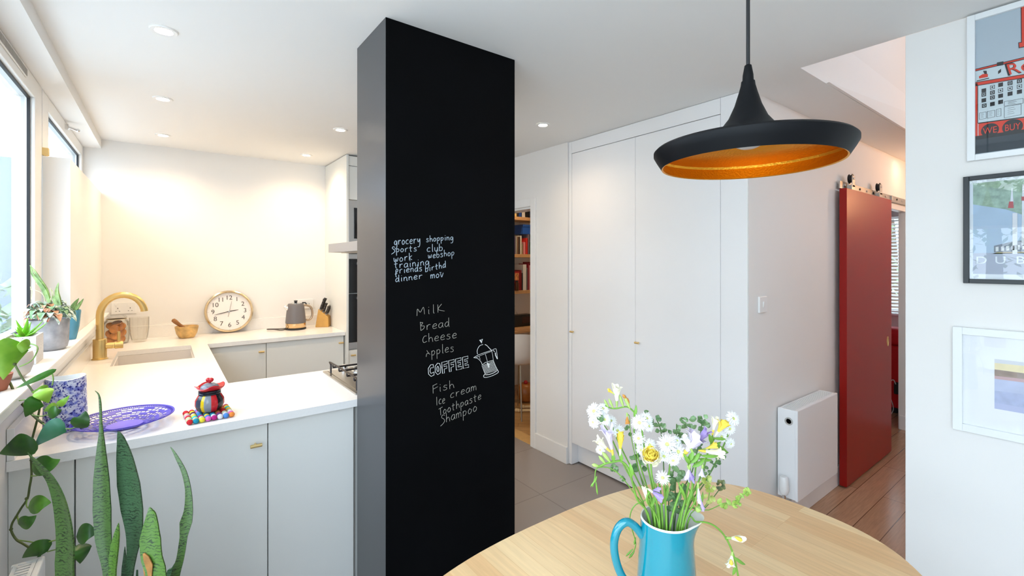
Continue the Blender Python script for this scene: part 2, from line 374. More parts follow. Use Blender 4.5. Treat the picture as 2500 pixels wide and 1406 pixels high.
# ================================================================== chalk writing on the pillar
G = {  # single-stroke letters: list of polylines on x 0..1, y 0 (baseline) .. 1 (x-height); ascender 1.8, descender -.9
'a': [[(.9, .85), (.5, 1), (.1, .6), (.15, .15), (.5, 0), (.85, .45), (.9, .95), (.9, .2), (1.05, 0)]],
'b': [[(.1, 1.9), (.12, 0)], [(.12, .7), (.5, 1), (.9, .65), (.75, .1), (.35, 0), (.12, .15)]],
'c': [[(.9, .9), (.5, 1), (.1, .55), (.3, .05), (.9, .1)]],
'd': [[(.85, .8), (.5, 1), (.1, .5), (.3, 0), (.7, .2), (.88, .8)], [(.86, 1.9), (.9, .2), (1, 0)]],
'e': [[(.15, .5), (.85, .62), (.8, .95), (.45, 1), (.12, .55), (.3, .03), (.95, .12)]],
'f': [[(.85, .9), (.75, 1.05), (.35, .9), (.3, .3), (.32, -.8), (.5, -.95)], [(.05, -.2), (.7, 0)], [(.32, .3), (.75, .5), (.9, .9)]],
'g': [[(.85, .85), (.5, 1), (.12, .6), (.3, .1), (.7, .2), (.9, .85), (.92, -.3), (.7, -.8), (.2, -.85)]],
'h': [[(.1, 1.9), (.15, 0)], [(.15, .6), (.5, .95), (.8, .7), (.95, 0)]],
'i': [[(.5, 1), (.5, .15), (.65, 0)], [(.5, 1.45), (.5, 1.55)]],
'k': [[(.15, 1.9), (.2, 0)], [(.85, 1.05), (.22, .5), (.9, 0)]],
'l': [[(.4, 1.9), (.45, .15), (.65, 0)]],
'm': [[(.05, 1), (.08, 0)], [(.08, .6), (.3, 1), (.48, .7), (.48, 0)], [(.48, .6), (.72, 1), (.92, .7), (.95, 0)]],
'n': [[(.12, 1), (.15, 0)], [(.15, .6), (.5, 1), (.82, .7), (.85, .1), (1, 0)]],
'o': [[(.5, 1), (.12, .6), (.3, .02), (.75, .15), (.9, .65), (.5, 1), (.35, .95)]],
'p': [[(.12, 1), (.18, -.9)], [(.14, .75), (.5, 1), (.88, .65), (.6, .1), (.16, .15)]],
'r': [[(.2, 1), (.22, 0)], [(.22, .55), (.5, .95), (.9, .95)]],
's': [[(.85, .9), (.4, 1), (.25, .7), (.75, .42), (.8, .12), (.45, -.05), (.12, .08)]],
't': [[(.4, 1.6), (.42, .15), (.7, 0)], [(.05, 1), (.85, 1.05)]],
'u': [[(.1, 1), (.15, .25), (.45, 0), (.8, .4), (.85, 1), (.9, .1), (1, 0)]],
'v': [[(.1, 1), (.45, 0), (.9, 1)]],
'w': [[(.05, 1), (.15, .15), (.35, .1), (.5, .75), (.62, .1), (.85, .25), (.95, 1)]],
'y': [[(.1, 1), (.2, .4), (.5, .3), (.85, 1)], [(.85, 1), (.85, -.3), (.6, -.85), (.15, -.8)]],
'M': [[(.05, 0), (.12, 1.5), (.45, .7), (.85, 1.7), (.98, .1)]],
'K': [[(.15, 1.8), (.2, 0)], [(.75, 1.8), (.22, .75), (1.2, .1)]],
'B': [[(.1, 1.8), (.2, 0)], [(.1, 1.7), (.6, 1.6), (.25, 1.0), (.9, .85), (.75, .3), (.2, 0)]],
'C': [[(.9, 1.35), (.4, 1.3), (.1, .6), (.35, 0), (.95, .2)]],
'A': [[(.05, 0), (.2, .6), (.75, .55)], [(.2, 1.35), (.45, .9), (.95, .35)]],
'F': [[(.15, 1.75), (.2, 0)], [(.15, 1.7), (.95, 1.9)], [(.18, .9), (1.1, 1.2)]],
'I': [[(.45, 1.7), (.55, 0)]],
'T': [[(.0, 1.6), (1.1, 1.75)], [(.5, 1.65), (.6, 0)]],
'S': [[(.95, 1.5), (.5, 1.75), (.2, 1.35), (.75, .85), (.95, .4), (.6, 0), (-.05, -.35)]],
'.': [[(.4, 0), (.45, .1)]],
}
YW = PYF - .0012
def chalk(b, word, u0, v0, u1, v1, xh, r, adv=None):
    n = len(word); rnd = random.Random(word)
    wid = [1.25 if c in 'mwM' else (.62 if c in 'il' else 1) for c in word]; tot = sum(wid); acc = 0
    for c, w in zip(word, wid):
        fu = acc / tot; cw = (u1 - u0) / tot * w * .80
        for pl in G.get(c, []):
            pts = []
            jy = rnd.uniform(-.06, .06)
            for x, y in pl:
                u = u0 + (u1 - u0) * fu + cw * x; v = v0 + (v1 - v0) * (fu + cw * x / (u1 - u0)) - xh * (y + jy) + rnd.uniform(-.25, .25)
                p = PY(u, v, YW); pts.append(p)
            q = spline(pts, 4) if len(pts) > 2 else pts
            b.tube(q, r, 5)
        acc += w
b = MB()
for a in (('grocery', 962, 598, 1028, 593, 10.5, .00135), ('shopping', 1040, 591, 1108, 585, 8, .0013), ('Sports', 956, 617, 1020, 612, 8.5, .0013), ('club', 1042, 615, 1083, 612, 9.5, .0013),
          ('work', 961, 640, 1009, 634, 9.5, .0013), ('webshop', 1045, 631, 1111, 623, 8.5, .0012), ('training', 962, 655, 1050, 646, 9.5, .0013), ('friends', 964, 668, 1033, 661, 9, .0013),
          ('birthd', 1038, 664, 1090, 652, 8.5, .0013), ('dinner', 965, 689, 1034, 679, 9, .0013), ('mov', 1051, 680, 1085, 675, 9.5, .0013)): chalk(b, *a)
b.tube([PY(1073, 665.5, YW), PY(1077, 665, YW)], .0012, 5)
b.build('chalk_writing', M_chalk, pillar, label='pale blue chalk list of grocery shopping, sports club, work and training')
b = MB()
for a in (('MilK', 1017, 771, 1086, 760, 11, .00095), ('Bread', 1025, 807, 1100, 796, 11.5, .00095), ('Cheese', 1031, 837, 1118, 824, 11.5, .00095), ('Apples', 1040, 871, 1111, 856, 11.5, .00095)): chalk(b, *a)
b.build('chalk_writing', M_chalk2, pillar, label='grey chalk shopping list of milk, bread, cheese and apples')
b = MB()
for a in (('Fish', 1055, 961, 1112, 945, 11, .00095), ('Ice', 1063, 990, 1088, 983, 12, .00095), ('cream', 1099, 973, 1166, 950, 11, .00095), ('Toothpaste', 1071, 1015, 1177, 973, 10.5, .00095), ('Shampoo', 1076, 1036, 1167, 1002, 12, .00095)): chalk(b, *a)
b.build('chalk_writing', M_chalk2, pillar, label='grey chalk list of fish, ice cream, toothpaste and shampoo')
OUT = {'C': [(.95, 1), (.5, 1.02), (.08, .75), (.05, .25), (.45, -.02), (.95, .05), (.98, .32), (.7, .28), (.45, .25), (.32, .5), (.5, .75), (.92, .72)],
       'O': [(.5, 1.02), (.08, .8), (.03, .3), (.4, 0), (.85, .1), (1, .6), (.85, .95)],
       'F': [(.05, 0), (.05, 1), (1, 1), (.97, .78), (.38, .76), (.38, .58), (.85, .58), (.83, .38), (.38, .36), (.36, 0)],
       'E': [(.05, 0), (.05, 1), (.98, 1), (.96, .78), (.38, .77), (.38, .6), (.85, .6), (.83, .4), (.38, .4), (.38, .24), (.98, .22), (1, 0)]}
b = MB()
for i, c in enumerate('COFFEE'):
    fu = i / 6; cw = 101 / 6 * .86
    def at(x, y): 
        u = 1046 + 101 * fu + cw * x + y * -2.0; return PY(u, 920 - 24.5 * (fu + x / 7) - 27 * y, YW)
    b.tube([at(x, y) for x, y in OUT[c]], .0011, 5, closed=True)
    if c == 'O': b.tube([at(.5 + .17 * math.cos(q), .5 + .25 * math.sin(q)) for q in [k * PI / 4 for k in range(8)]], .0011, 5, closed=True)
b.build('chalk_writing', M_chalk3, pillar, label='white outlined chalk capitals spelling coffee')
b = MB()
def cp(pts, r=.0010, closed=False, sp=0):
    q = [PY(1005 + x / 7.03, 730 + y / 7.03, YW) for x, y in pts]
    b.tube(spline(q, sp) if sp else q, r, 5, closed)
cp([(1168, 705), (1215, 690), (1200, 752)], .0022, True); cp([(1180, 710), (1200, 735)], .0024)
cp([(1130, 945), (1125, 880), (1165, 805), (1225, 780)], sp=4); cp([(1258, 780), (1290, 797), (1335, 845), (1372, 882)], .0014, sp=4)
cp([(1065, 1005), (1150, 955), (1260, 915), (1380, 878)]); cp([(1090, 1012), (1190, 965), (1290, 925), (1380, 895)], .0007)
cp([(1065, 1005), (1130, 1018), (1190, 1078), (1212, 1130)], sp=4); cp([(1375, 885), (1392, 975), (1402, 1050)], .0007)
cp([(1212, 1130), (1260, 1090), (1330, 1068), (1402, 1050)]); cp([(1265, 945), (1300, 1070)], .0007); cp([(1160, 985), (1178, 1040)], .0006)
cp([(1205, 1140), (1262, 1290)], .0009); cp([(1402, 1055), (1440, 1150), (1485, 1235)], .0009)
cp([(1262, 1290), (1235, 1315), (1250, 1345), (1340, 1332), (1440, 1290), (1490, 1250), (1465, 1212)], .0011, sp=3)
cp([(1375, 882), (1440, 850), (1458, 895), (1475, 1030)], .0009, sp=3); cp([(1435, 920), (1440, 965), (1470, 1025)], .0022); cp([(1400, 880), (1425, 905)], .0013)
for k in range(12):
    f = k / 11; cp([(1222 + f * 175, 1135 - f * 75), (1268 + f * 195, 1285 - f * 60)], .0005)
for k in range(9):
    f = k / 8; cp([(1222 + f * 42, 1140 + f * 140), (1400 + f * 65, 1070 + f * 150)], .0004)
cp([(1300, 1095), (1325, 1170)], .003); cp([(1310, 1110), (1335, 1125)], .002)
cp([(1270, 1300), (1330, 1295), (1400, 1270), (1460, 1235)], .0014)
b.build('chalk_drawing', M_chalk3, pillar, label='white chalk sketch of a stovetop coffee pot')

# ================================================================== KITCHEN UNITS
def handle(parent, p, d, ln=.038, m=M_brass2, ax=(1, 0, 0)):
    # T-bar knob: short post and a bar
    p = Vector(p); d = Vector(d); a = Vector(ax)
    b = MB(); b.cyl(p, p + d * .022, .004, 10); b.cyl(p + d * .022 - a * ln / 2, p + d * .022 + a * ln / 2, .0065, 12)
    return b.build('handle', m, parent, smooth=40, label='small brass bar handle')
H_TOP = .89; PEN_Y = 1.94
def cabinet(label, x0, x1, yf, yb, doors, hpos=None, group=None, z0=0.0, face=-1):
    c = thing('base_cabinet', label, 'cabinet', ((x0 + x1) / 2, (yf + yb) / 2, 0), group)
    b = MB(); b.box(x0 + .0003, x1 - .0003, min(yf, yb) + (.022 if yf < yb else 0), max(yf, yb), z0, H_TOP); b.build('carcass', M_dark if False else M_cab, c)
    for (a0, a1, h) in doors:
        b = MB(); b.box(a0 + .0018, a1 - .0018, yf, yf + .02, .012, H_TOP - .004); d = b.build('door', M_cab, c, bevel=.0012)
        if h: handle(d, (h[0], yf, h[1]), (0, -1, 0))
    return c
GB = 'flat pale grey base cabinets under the worktop'
cabinet('narrow pale grey base cabinet at the window end of the peninsula, behind the plants', -.3597, -.218, PEN_Y, 2.5, [(-.3612, -.218, None)], group=GB)
cabinet('wide pale grey base cabinet of the peninsula, behind the snake plant leaves', -.218, .313, PEN_Y, 2.5, [(-.218, .313, (.271, .815))], group=GB)
cabinet('pale grey base cabinet of the peninsula, beside the black pillar', .313, .636, PEN_Y, 2.5, [(.313, .636, None)], group=GB)
cabinet('base cabinet under the hob, hidden behind the black pillar', .636, 1.235, 1.95, 2.5, [], group=GB)
YF = 3.862
cabinet('back wall base cabinet in the corner, left of the dark door gap', .226, .612, YF, YB - .002, [(.225, .612, (.577, .826))], group=GB)
cabinet('back wall base cabinet below the kettle, next to the oven housing', .612, 1.183, YF, YB - .002, [(.612, 1.183, (1.155, .832))], group=GB)
for y0, y1, zt, lb in ((2.502, 3.318, H_TOP, 'base cabinet along the window wall between the peninsula and the sink'), (3.319, 3.876, .64, 'low base cabinet directly below the sink basin'), (3.877, YB - .002, H_TOP, 'corner base cabinet under the biscuit jar')):
    c = thing('base_cabinet', lb, 'cabinet', (-.05, (y0 + y1) / 2, 0), GB)
    b = MB(); b.box(-.3445, .195, y0, y1, 0, zt); b.build('carcass', M_cab, c)
    b = MB(); b.box(.196, .2155, y0 + .002, min(y1, 3.858) - .002, .012, zt - .004) if y1 < 4 else b.box(.196, .2155, y0, y1, .012, zt - .004); b.build('door', M_cab, c, bevel=.001)
# worktop: one U-shaped slab with a cut-out for the sink
SX0, SX1, SY0, SY1 = -.235, .148, 3.335, 3.86
wt = thing('worktop', 'continuous white quartz worktop round the sink and over the peninsula', 'worktop', (0, 3, .89))
bm = MB(); z0, z1 = .8905, .92
for q in ((-.359, 1.245, 1.918, 2.538), (-.359, SX0, 2.538, YB - .001), (SX0, SX1, 2.538, SY0), (SX0, SX1, SY1, YB - .001), (SX1, .242, 2.538, YB - .001), (.242, 1.1885, 3.84, YB - .001)):
    bm.box(q[0], q[1], q[2], q[3], z0, z1)
me_ = bm.build('slab', M_top, wt)
m2 = bmesh.new(); m2.from_mesh(me_.data); bmesh.ops.remove_doubles(m2, verts=m2.verts, dist=1e-5); m2.to_mesh(me_.data); m2.free()
b = MB(); b.box(-.359, -.3425, 1.922, YB - .001, .92, 1.012); b.box(-.3425, 1.183, YB - .02, YB - .001, .92, 1.012); b.build('upstand', M_top, wt, bevel=.0012)
sk = thing('sink', 'undermounted pale sink basin below the brass tap', 'sink', (-.04, 3.6, .66))
b = MB(); t_ = .012; o_ = .004
b.box(SX0 + o_, SX1 - o_, SY0 + o_, SY1 - o_, .66, .672)
for q in ((SX0 - t_ + o_, SX0 + o_, SY0 - t_, SY1 + t_), (SX1 - o_, SX1 + t_ - o_, SY0 - t_, SY1 + t_), (SX0 + o_, SX1 - o_, SY0 - t_, SY0 + o_), (SX0 + o_, SX1 - o_, SY1 - o_, SY1 + t_)): b.box(*q, .66, .8895)
b.build('basin', mat('sink_composite', '#E2DDD8', .35), sk)
b = MB(); b.lathe([(.045, 0), (.045, .004), (.035, .006), (.03, .002), (0, .002)], (-.04, 3.6, .672), 24); b.build('drain', M_steel, sk, smooth=40)
# tall oven housing
TX0, TX1, TYF = 1.1905, 1.80, 3.83
tc_ = thing('oven_housing', 'tall white oven housing cabinet against the back wall', 'cabinet', (1.5, 4.1, 0))
b = MB(); b.box(TX0, TX0 + .018, TYF - .012, YB - .002, 0, CE - .006); b.build('side_panel', M_cab, tc_, bevel=.001)
b = MB(); b.box(TX0 + .019, TX1, TYF + .02, YB - .002, 0, CE - .012); b.build('carcass', M_cab, tc_)
b = MB(); b.box(TX0 + .021, TX1 - .002, TYF, TYF + .02, 2.286, CE - .012); b.build('top_panel', M_cab, tc_, bevel=.001)
b = MB(); b.box(TX0 + .021, TX1 - .002, TYF, TYF + .02, 2.006, 2.282); b.build('door', M_cab, tc_, bevel=.001)
b = MB(); b.box(TX0 + .021, TX1 - .002, TYF, TYF + .02, .10, .765); dr = b.build('drawer', M_cab, tc_, bevel=.001); handle(dr, (1.243, TYF, .725), (0, -1, 0))
mw = thing('microwave', 'built-in steel microwave with black window above the double oven', 'microwave', (1.5, TYF, 1.53))
b = MB(); b.box(TX0 + .021, TX1 - .002, TYF - .004, TYF + .0195, 1.56, 2.003); b.build('front_panel', M_steel, mw, bevel=.002)
b = MB(); b.box(TX0 + .062, TX1 - .16, TYF - .008, TYF - .003, 1.685, 1.94); b.build('door_window', M_bglass, mw, bevel=.01)
b = MB(); b.cyl((1.26, TYF - .004, 1.60), (1.26, TYF - .03, 1.60), .018, 20); b.build('knob', M_chrome, mw, smooth=40)
ov = thing('double_oven', 'built-in black glass double oven below the microwave', 'oven', (1.5, TYF, .77))
for z0, z1 in ((1.235, 1.516), (.83, 1.228)):
    b = MB(); b.box(TX0 + .021, TX1 - .002, TYF - .006, TYF + .0195, z0, z1); d = b.build('oven_door', M_bglass, ov, bevel=.002)
    h = MB(); h.cyl((1.275, TYF - .038, z1 - .035), (1.72, TYF - .038, z1 - .035), .009, 12); h.box(1.278, 1.292, TYF - .038, TYF - .006, z1 - .045, z1 - .025); h.box(1.70, 1.714, TYF - .038, TYF - .006, z1 - .045, z1 - .025); h.build('handle', M_steel, d, smooth=40)
b = MB(); b.box(TX0 + .021, TX1 - .002, TYF - .006, TYF + .0195, 1.517, 1.557); b.build('control_panel', M_steel, ov, bevel=.001)
b = MB(); b.box(TX0 + .021, TX1 - .002, TYF - .004, TYF + .0195, .775, .828); b.build('vent_strip', M_steel, ov, bevel=.001)
# hob and extractor
hb = thing('gas_hob', 'stainless steel gas hob with wire pan supports beside the pillar', 'hob', (.95, 2.23, .92))
HX0, HX1, HY0, HY1 = .655, 1.225, 1.98, 2.488
b = MB(); b.box(HX0, HX1, HY0, HY1, .9205, .928); b.box(HX0 + .018, HX1 - .018, HY0 + .018, HY1 - .018, .928, .931); b.build('tray', M_steel, hb, bevel=.002)
for (bx, by, r) in ((.80, 2.10, .045), (.80, 2.36, .036), (1.06, 2.10, .036), (1.06, 2.36, .045)):
    b = MB(); b.lathe([(r, 0), (r * 1.05, .006), (r * .8, .010), (r * .8, .02), (0, .022)], (bx, by, .931), 24); b.build('burner', M_chrome, hb, smooth=40)
for x0, x1 in ((.672, .905), (.93, 1.17)):
    b = MB(); r = .0045; zt = .983; y0, y1 = 2.012, 2.405
    for x in (x0, x1): b.tube(spline([(x, y0, .931), (x, y0 + .001, zt - .01), (x, y0 + .01, zt), (x, y1 - .01, zt), (x, y1 - .001, zt - .01), (x, y1, .931)], 3), r, 8)
    for y in (2.05, 2.15, 2.27, 2.37): b.tube([(x0, y, .966), (x1, y, .966)], r, 8); 
    for x in (x0, x1):
        for y in (2.05, 2.15, 2.27, 2.37): b.tube([(x, y, .966), (x, y, zt)], r * .8, 6)
    b.build('pan_support', mat('dark_enamel', '#3A3536', .35, metal=.6), hb, smooth=40)
for k, (kx, ky) in enumerate(((.752, 2.446), (.835, 2.446), (.98, 2.446), (1.06, 2.446))):
    b = MB(); b.lathe([(.016, 0), (.016, .02), (.013, .024), (0, .024)], (kx, ky, .931), 20); b.build('knob', M_chrome, hb, smooth=40)
hd = thing('extractor_hood', 'slim grey steel extractor hood above the hob, behind the pillar', 'hood', (.95, 2.15, 1.54))
b = MB(); b.box(.652, 1.25, 1.918, 2.375, 1.538, 1.580); b.build('canopy', mat('hood_grey', '#A29E9C', .35, metal=.5), hd, bevel=.001)
b = MB(); b.box(.82, 1.08, 1.918, 2.16, 1.58, CE - .001); b.build('chimney', M_steel, hd, bevel=.001)
b = MB(); b.box(.70, 1.20, 1.96, 2.33, 1.534, 1.5385); b.build('filter', M_steel, hd)
# sockets
def socket(label, x, z):
    s = thing('wall_socket', label, 'socket', (x, YB, z))
    b = MB(); b.box(x - .072, x + .072, YB - .009, YB - .0005, z - .043, z + .043); b.build('face_plate', M_gloss, s, bevel=.003)
    for dx in (-.035, .035):
        b = MB(); b.box(dx + x - .016, dx + x - .006, YB - .013, YB - .009, z + .018, z + .034); b.build('rocker_switch', M_gloss, s, bevel=.001)
        b = MB(); b.box(dx + x - .002, dx + x + .002, YB - .0094, YB - .0089, z - .004, z + .004); b.box(dx + x - .013, dx + x - .007, YB - .0094, YB - .0089, z - .022, z - .019); b.box(dx + x + .007, dx + x + .013, YB - .0094, YB - .0089, z - .022, z - .019); b.build('pin_holes', M_gasket, s)
    return s
socket('white double socket on the back wall behind the brass tap', PY(303, 755, YB).x, PY(303, 752, YB).z)
socket('white double socket on the back wall behind the kettle', PY(744, 740, YB).x, PY(744, 742, YB).z)

# ================================================================== WARDROBE, DOOR, HALL
wd = thing('wardrobe', 'tall built-in white wardrobe with two plain doors and small brass pulls', 'wardrobe', (2.7, 1.85, 0))
b = MB(); b.box(2.412, 2.98, 1.262, 2.436, .163, CE - .002); b.build('carcass', M_ward, wd)
b = MB(); b.box(2.391, 2.411, 1.304, 2.436, 2.289, CE - .002); b.build('top_panel', M_ward, wd, bevel=.001)
for y0, y1, hy in ((1.866, 2.434, 2.418), (1.304, 1.8635, 1.838)):
    b = MB(); b.box(2.391, 2.411, y0, y1, .165, 2.285); d = b.build('door', M_ward, wd, bevel=.001); handle(d, (2.391, hy, .983), (-1, 0, 0), .03, ax=(0, 1, 0))
b = MB(); b.box(2.455, 2.475, 1.262, 2.436, .012, .162); b.build('plinth', M_ward, wd)
b = MB(); b.box(2.391, 2.398, 1.158, 1.302, 0, CE - .002); b.box(2.398, 2.45, 1.262, 1.302, 0, CE - .002); b.build('filler_panel', M_ward, wd, bevel=.001)
b = MB(); b.box(2.391, 2.98, 2.4375, 2.467, .004, CE - .002); b.build('end_panel', M_ward, wd, bevel=.001)

sw = thing('light_switch', 'white light switch on the hall wall left of the radiator', 'switch', (2.54, 1.157, 1.265))
b = MB(); b.box(2.497, 2.583, 1.146, 1.1568, 1.222, 1.308); b.build('face_plate', M_gloss, sw, bevel=.003)
b = MB(); b.add([(2.533, 1.146, 1.25), (2.547, 1.146, 1.25), (2.547, 1.146, 1.28), (2.533, 1.146, 1.28), (2.533, 1.144, 1.25), (2.547, 1.144, 1.25), (2.547, 1.140, 1.28), (2.533, 1.140, 1.28)], [(0, 1, 2, 3), (4, 7, 6, 5), (0, 4, 5, 1), (1, 5, 6, 2), (2, 6, 7, 3), (3, 7, 4, 0)]); b.build('rocker_switch', M_gloss, sw)

M_rad = mat('radiator_white', '#F2F2F2', .35)
def radiator(label, x0, x1, y0, y1, z0, z1, front, valve):
    # front: '-y' or '+x'
    r = thing('radiator', label, 'radiator', ((x0 + x1) / 2, (y0 + y1) / 2, z0))
    b = MB()
    if front == '-y': b.box(x0, x1, y0, y0 + .014, z0, z1)
    else: b.box(x1 - .014, x1, y0, y1, z0, z1)
    b.build('front_panel', M_rad, r, bevel=.004)
    b = MB()
    if front == '-y': b.box(x0, x0 + .012, y0 + .012, y1, z0 + .004, z1 - .002); b.box(x1 - .012, x1, y0 + .012, y1, z0 + .004, z1 - .002); b.box(x0 + .01, x1 - .01, y1 - .012, y1, z0 + .01, z1 - .015)
    else: b.box(x0, x1 - .012, y0, y0 + .012, z0 + .004, z1 - .002); b.box(x0, x1 - .012, y1 - .012, y1, z0 + .004, z1 - .002); b.box(x0, x0 + .012, y0 + .01, y1 - .01, z0 + .01, z1 - .015)
    b.build('side_panels', M_rad, r, bevel=.003)
    b = MB()
    if front == '-y':
        n = int((x1 - x0) / .02)
        for k in range(n): xx = x0 + .014 + k * (x1 - x0 - .028) / (n - 1); b.box(xx - .004, xx + .004, y0 + .016, y1 - .006, z1 - .007, z1 - .003)
        b.box(x0 + .01, x1 - .01, y0 + .014, y0 + .022, z1 - .008, z1 - .002); b.box(x0 + .01, x1 - .01, y1 - .014, y1 - .006, z1 - .008, z1 - .002)
    else:
        n = int((y1 - y0) / .014)
        for k in range(n): yy = y0 + .02 + k * (y1 - y0 - .04) / (n - 1); b.box(x0 + .012, x1 - .016, yy - .0042, yy + .0042, z1 - .007, z1 - .003)
        b.box(x0 + .006, x0 + .014, y0 + .01, y1 - .01, z1 - .008, z1 - .001); b.box(x1 - .022, x1 - .014, y0 + .01, y1 - .01, z1 - .008, z1 - .001)
    b.build('top_grille', M_rad, r)
    b = MB(); (b.box(x0 + .014, x1 - .014, y0 + .03, y1 - .02, z0 + .02, z1 - .03) if front == '-y' else b.box(x0 + .02, x1 - .03, y0 + .014, y1 - .014, z0 + .02, z1 - .03)); b.build('convector', mat('radiator_grey', '#BDBDBD', .6), r)
    b = MB()
    if front == '-y':
        for xx in (x0 + .1, x1 - .1): b.box(xx - .02, xx + .02, y1 - .02, y1 + .0065, z1 - .12, z1 - .05)
    else:
        for yy in (y0 + .1, y1 - .1): b.box(x0 - .04, x0 + .02, yy - .02, yy + .02, z1 - .12, z1 - .05)
    b.build('bracket', M_rad, r)
    if valve:
        vx = x0 - .03; vy = (y0 + y1) / 2 + .005
        b = MB(); b.cyl((vx + .0, vy, 0.0), (vx, vy, .235), .008); b.cyl((vx, vy, .222), (x0 + .012, vy, z0 + .03), .009); b.build('valve_pipe', M_chrome, r, smooth=40)
        b = MB(); b.lathe([(.016, 0), (.022, .012), (.025, .03), (.024, .055), (.021, .088), (.017, .094), (0, .095)], (vx, vy, .234), 20); b.build('valve_head', M_gloss, r, smooth=40, label='white thermostatic valve head')
        b = MB(); b.lathe([(.021, 0), (.021, .003), (.014, .004), (.013, -.002), (0, -.002)], (x0, vy - .012, z1 - .065), 20, axis=(-1, 0, 0)); b.build('end_plug', mat('plug_grey', '#B9B8B2', .4), r, smooth=40)
    return r
radiator('white flat panel radiator on the hall wall beside the red door', 2.712, 3.29, 1.048, 1.150, .20, .69, '-y', True)
radiator('white radiator with slatted top grille under the window, at the snake plant', -.318, -.255, .45, 1.752, .12, .70, '+x', False)

# red sliding door, its rail and hangers
DX0, DX1 = 3.575, 4.548
dr = thing('sliding_door', 'glossy red sliding door hung from a rail in the hall', 'door', (4.06, 1.11, 0))
b = MB(); b.box(DX0, DX1, 1.088, 1.130, .012, 1.978); b.build('door_panel', M_red, dr, bevel=.002)
hp = PY(2167, 833, 1.088)
b = MB(); b.xf(Matrix.Identity(4)); b.lathe([(.020, -.001), (.020, .003), (.016, .004), (.013, -.0), (0, -.0)], (0, 0, 0), 28)
b.xf(Matrix.Translation(Vector((hp.x, 1.0878, hp.z))) @ Matrix.Rotation(PI / 2, 4, 'X') @ Matrix.Diagonal((1, 1.9, 1, 1))); pl_ = b.build('flush_pull', M_brass2, dr, smooth=40, label='brass oval flush pull')
for u in (2082, 2149):
    x = PY(u, 450, 1.10).x
    b = MB(); b.box(x - .032, x + .032, 1.095, 1.123, 1.978, 2.012); b.box(x - .022, x + .028, 1.095, 1.100, 2.0, 2.075); b.box(x - .022, x + .028, 1.119, 1.123, 2.0, 2.04); g = b.build('hanger', M_steel, dr, bevel=.001)
    w = MB(); w.lathe([(.0, -.012), (.030, -.012), (.033, -.009), (.026, -.004), (.026, .004), (.033, .009), (.030, .012), (0, .012)], (x - .002, 1.110, 2.056), 24, axis=(0, 1, 0)); w.build('wheel', M_gasket, g, smooth=40)
    w = MB(); w.cyl((x - .002, 1.09, 2.056), (x - .002, 1.126, 2.056), .007, 12); w.build('axle', M_chrome, g, smooth=40)
rl = thing('door_rail', 'steel sliding rail with bolt holes above the red door', 'rail', (4.4, 1.145, 2.0))
b = MB(); b.box(3.60, 5.235, 1.133, 1.142, 1.985, 2.034); b.build('track', mat('rail_steel', '#B8B2AA', .35, metal=.9), rl, bevel=.001)
for k in range(11):
    b = MB(); x = 3.68 + k * .15; b.cyl((x, 1.128, 2.012), (x, 1.134, 2.012), .008, 12); b.cyl((x, 1.142, 2.012), (x, 1.157, 2.012), .007, 10); b.build('bolt', M_dark if k % 3 else M_chrome, rl, smooth=40)
b = MB(); b.box(4.70, 4.73, 1.120, 1.133, 1.99, 2.03); b.build('door_stop', M_steel, rl, bevel=.001)

# living room beyond
sf = thing('sofa', 'red upholstered sofa seen through the doorway beyond the red door', 'sofa', (6.2, 2.2, 0))
b = MB(); b.box(5.74, 6.62, 1.285, 3.3, .05, .66); b.build('base', M_redsofa, sf, bevel=.03, seg=4)
b = MB(); b.box(5.76, 6.05, 1.29, 2.25, .655, .83); b.build('back_cushion', M_redsofa, sf, bevel=.07, seg=5)
b = MB(); b.box(5.76, 6.05, 2.27, 3.28, .655, .83); b.build('back_cushion', M_redsofa, sf, bevel=.07, seg=5)
for x in (5.79, 6.55):
    for y in (1.36, 3.22):
        b = MB(); b.box(x - .025, x + .025, y - .025, y + .025, 0, .052); b.build('foot', M_gasket, sf)
ad = thing('charger', 'small black charger plugged low by the red sofa', 'charger', (5.70, 1.34, .34))
c0 = PX(2188, 945, 5.69)
b = MB(); b.box(5.69, 5.739, c0.y - .03, c0.y + .02, c0.z - .07, c0.z + .04); b.build('case', M_gasket, ad, bevel=.006)
b = MB(); b.tube(spline([PX(u, v, 5.68) for u, v in ((2187, 938), (2182, 928), (2176, 929), (2168, 940), (2166, 955), (2172, 968), (2179, 985), (2181, 1000), (2175, 1011), (2166, 1014))], 4), .004, 6); b.build('cable', M_gloss, ad, smooth=60)

# ================================================================== OFFICE
shelf_z = [2.014, 1.583, 1.163]
for z, w in zip(shelf_z, ('top', 'middle', 'bottom')):
    o = MB().box(2.53, 4.5, 4.19, YB - .001, z - .038, z).build('wall_shelf', M_oak, bevel=.002)
    tag(o, {'top': 'topmost oak wall shelf in the office, under the door head', 'middle': 'middle oak wall shelf in the office, below the blue box', 'bottom': 'lowest oak wall shelf in the office, above the desk'}[w], 'shelf', 'oak shelves in the office')
def book(label, u0, u1, z, h, col, d=.17, tilt=0, y=4.21, group='books on the office shelves'):
    x0 = PY(u0, 600, y).x; x1 = PY(u1, 600, y).x - .001; w = x1 - x0
    t = thing('book', label, 'book', (x0, y, z), group)
    m = mat('book_' + col, col, .6)
    b = MB(); c = .002
    b.box(x0, x0 + c, y, y + d, z, z + h); b.box(x1 - c, x1, y, y + d, z, z + h); b.box(x0, x1, y, y + c, z, z + h); b.build('cover', m, t)
    b = MB(); b.box(x0 + c, x1 - c, y + c, y + d - .004, z + .003, z + h - .003); b.build('pages', mat('paper', '#E9E2D2', .9), t)
    if tilt: t.rotation_euler = (0, tilt, 0)
    return t
z2 = shelf_z[1] + .0005
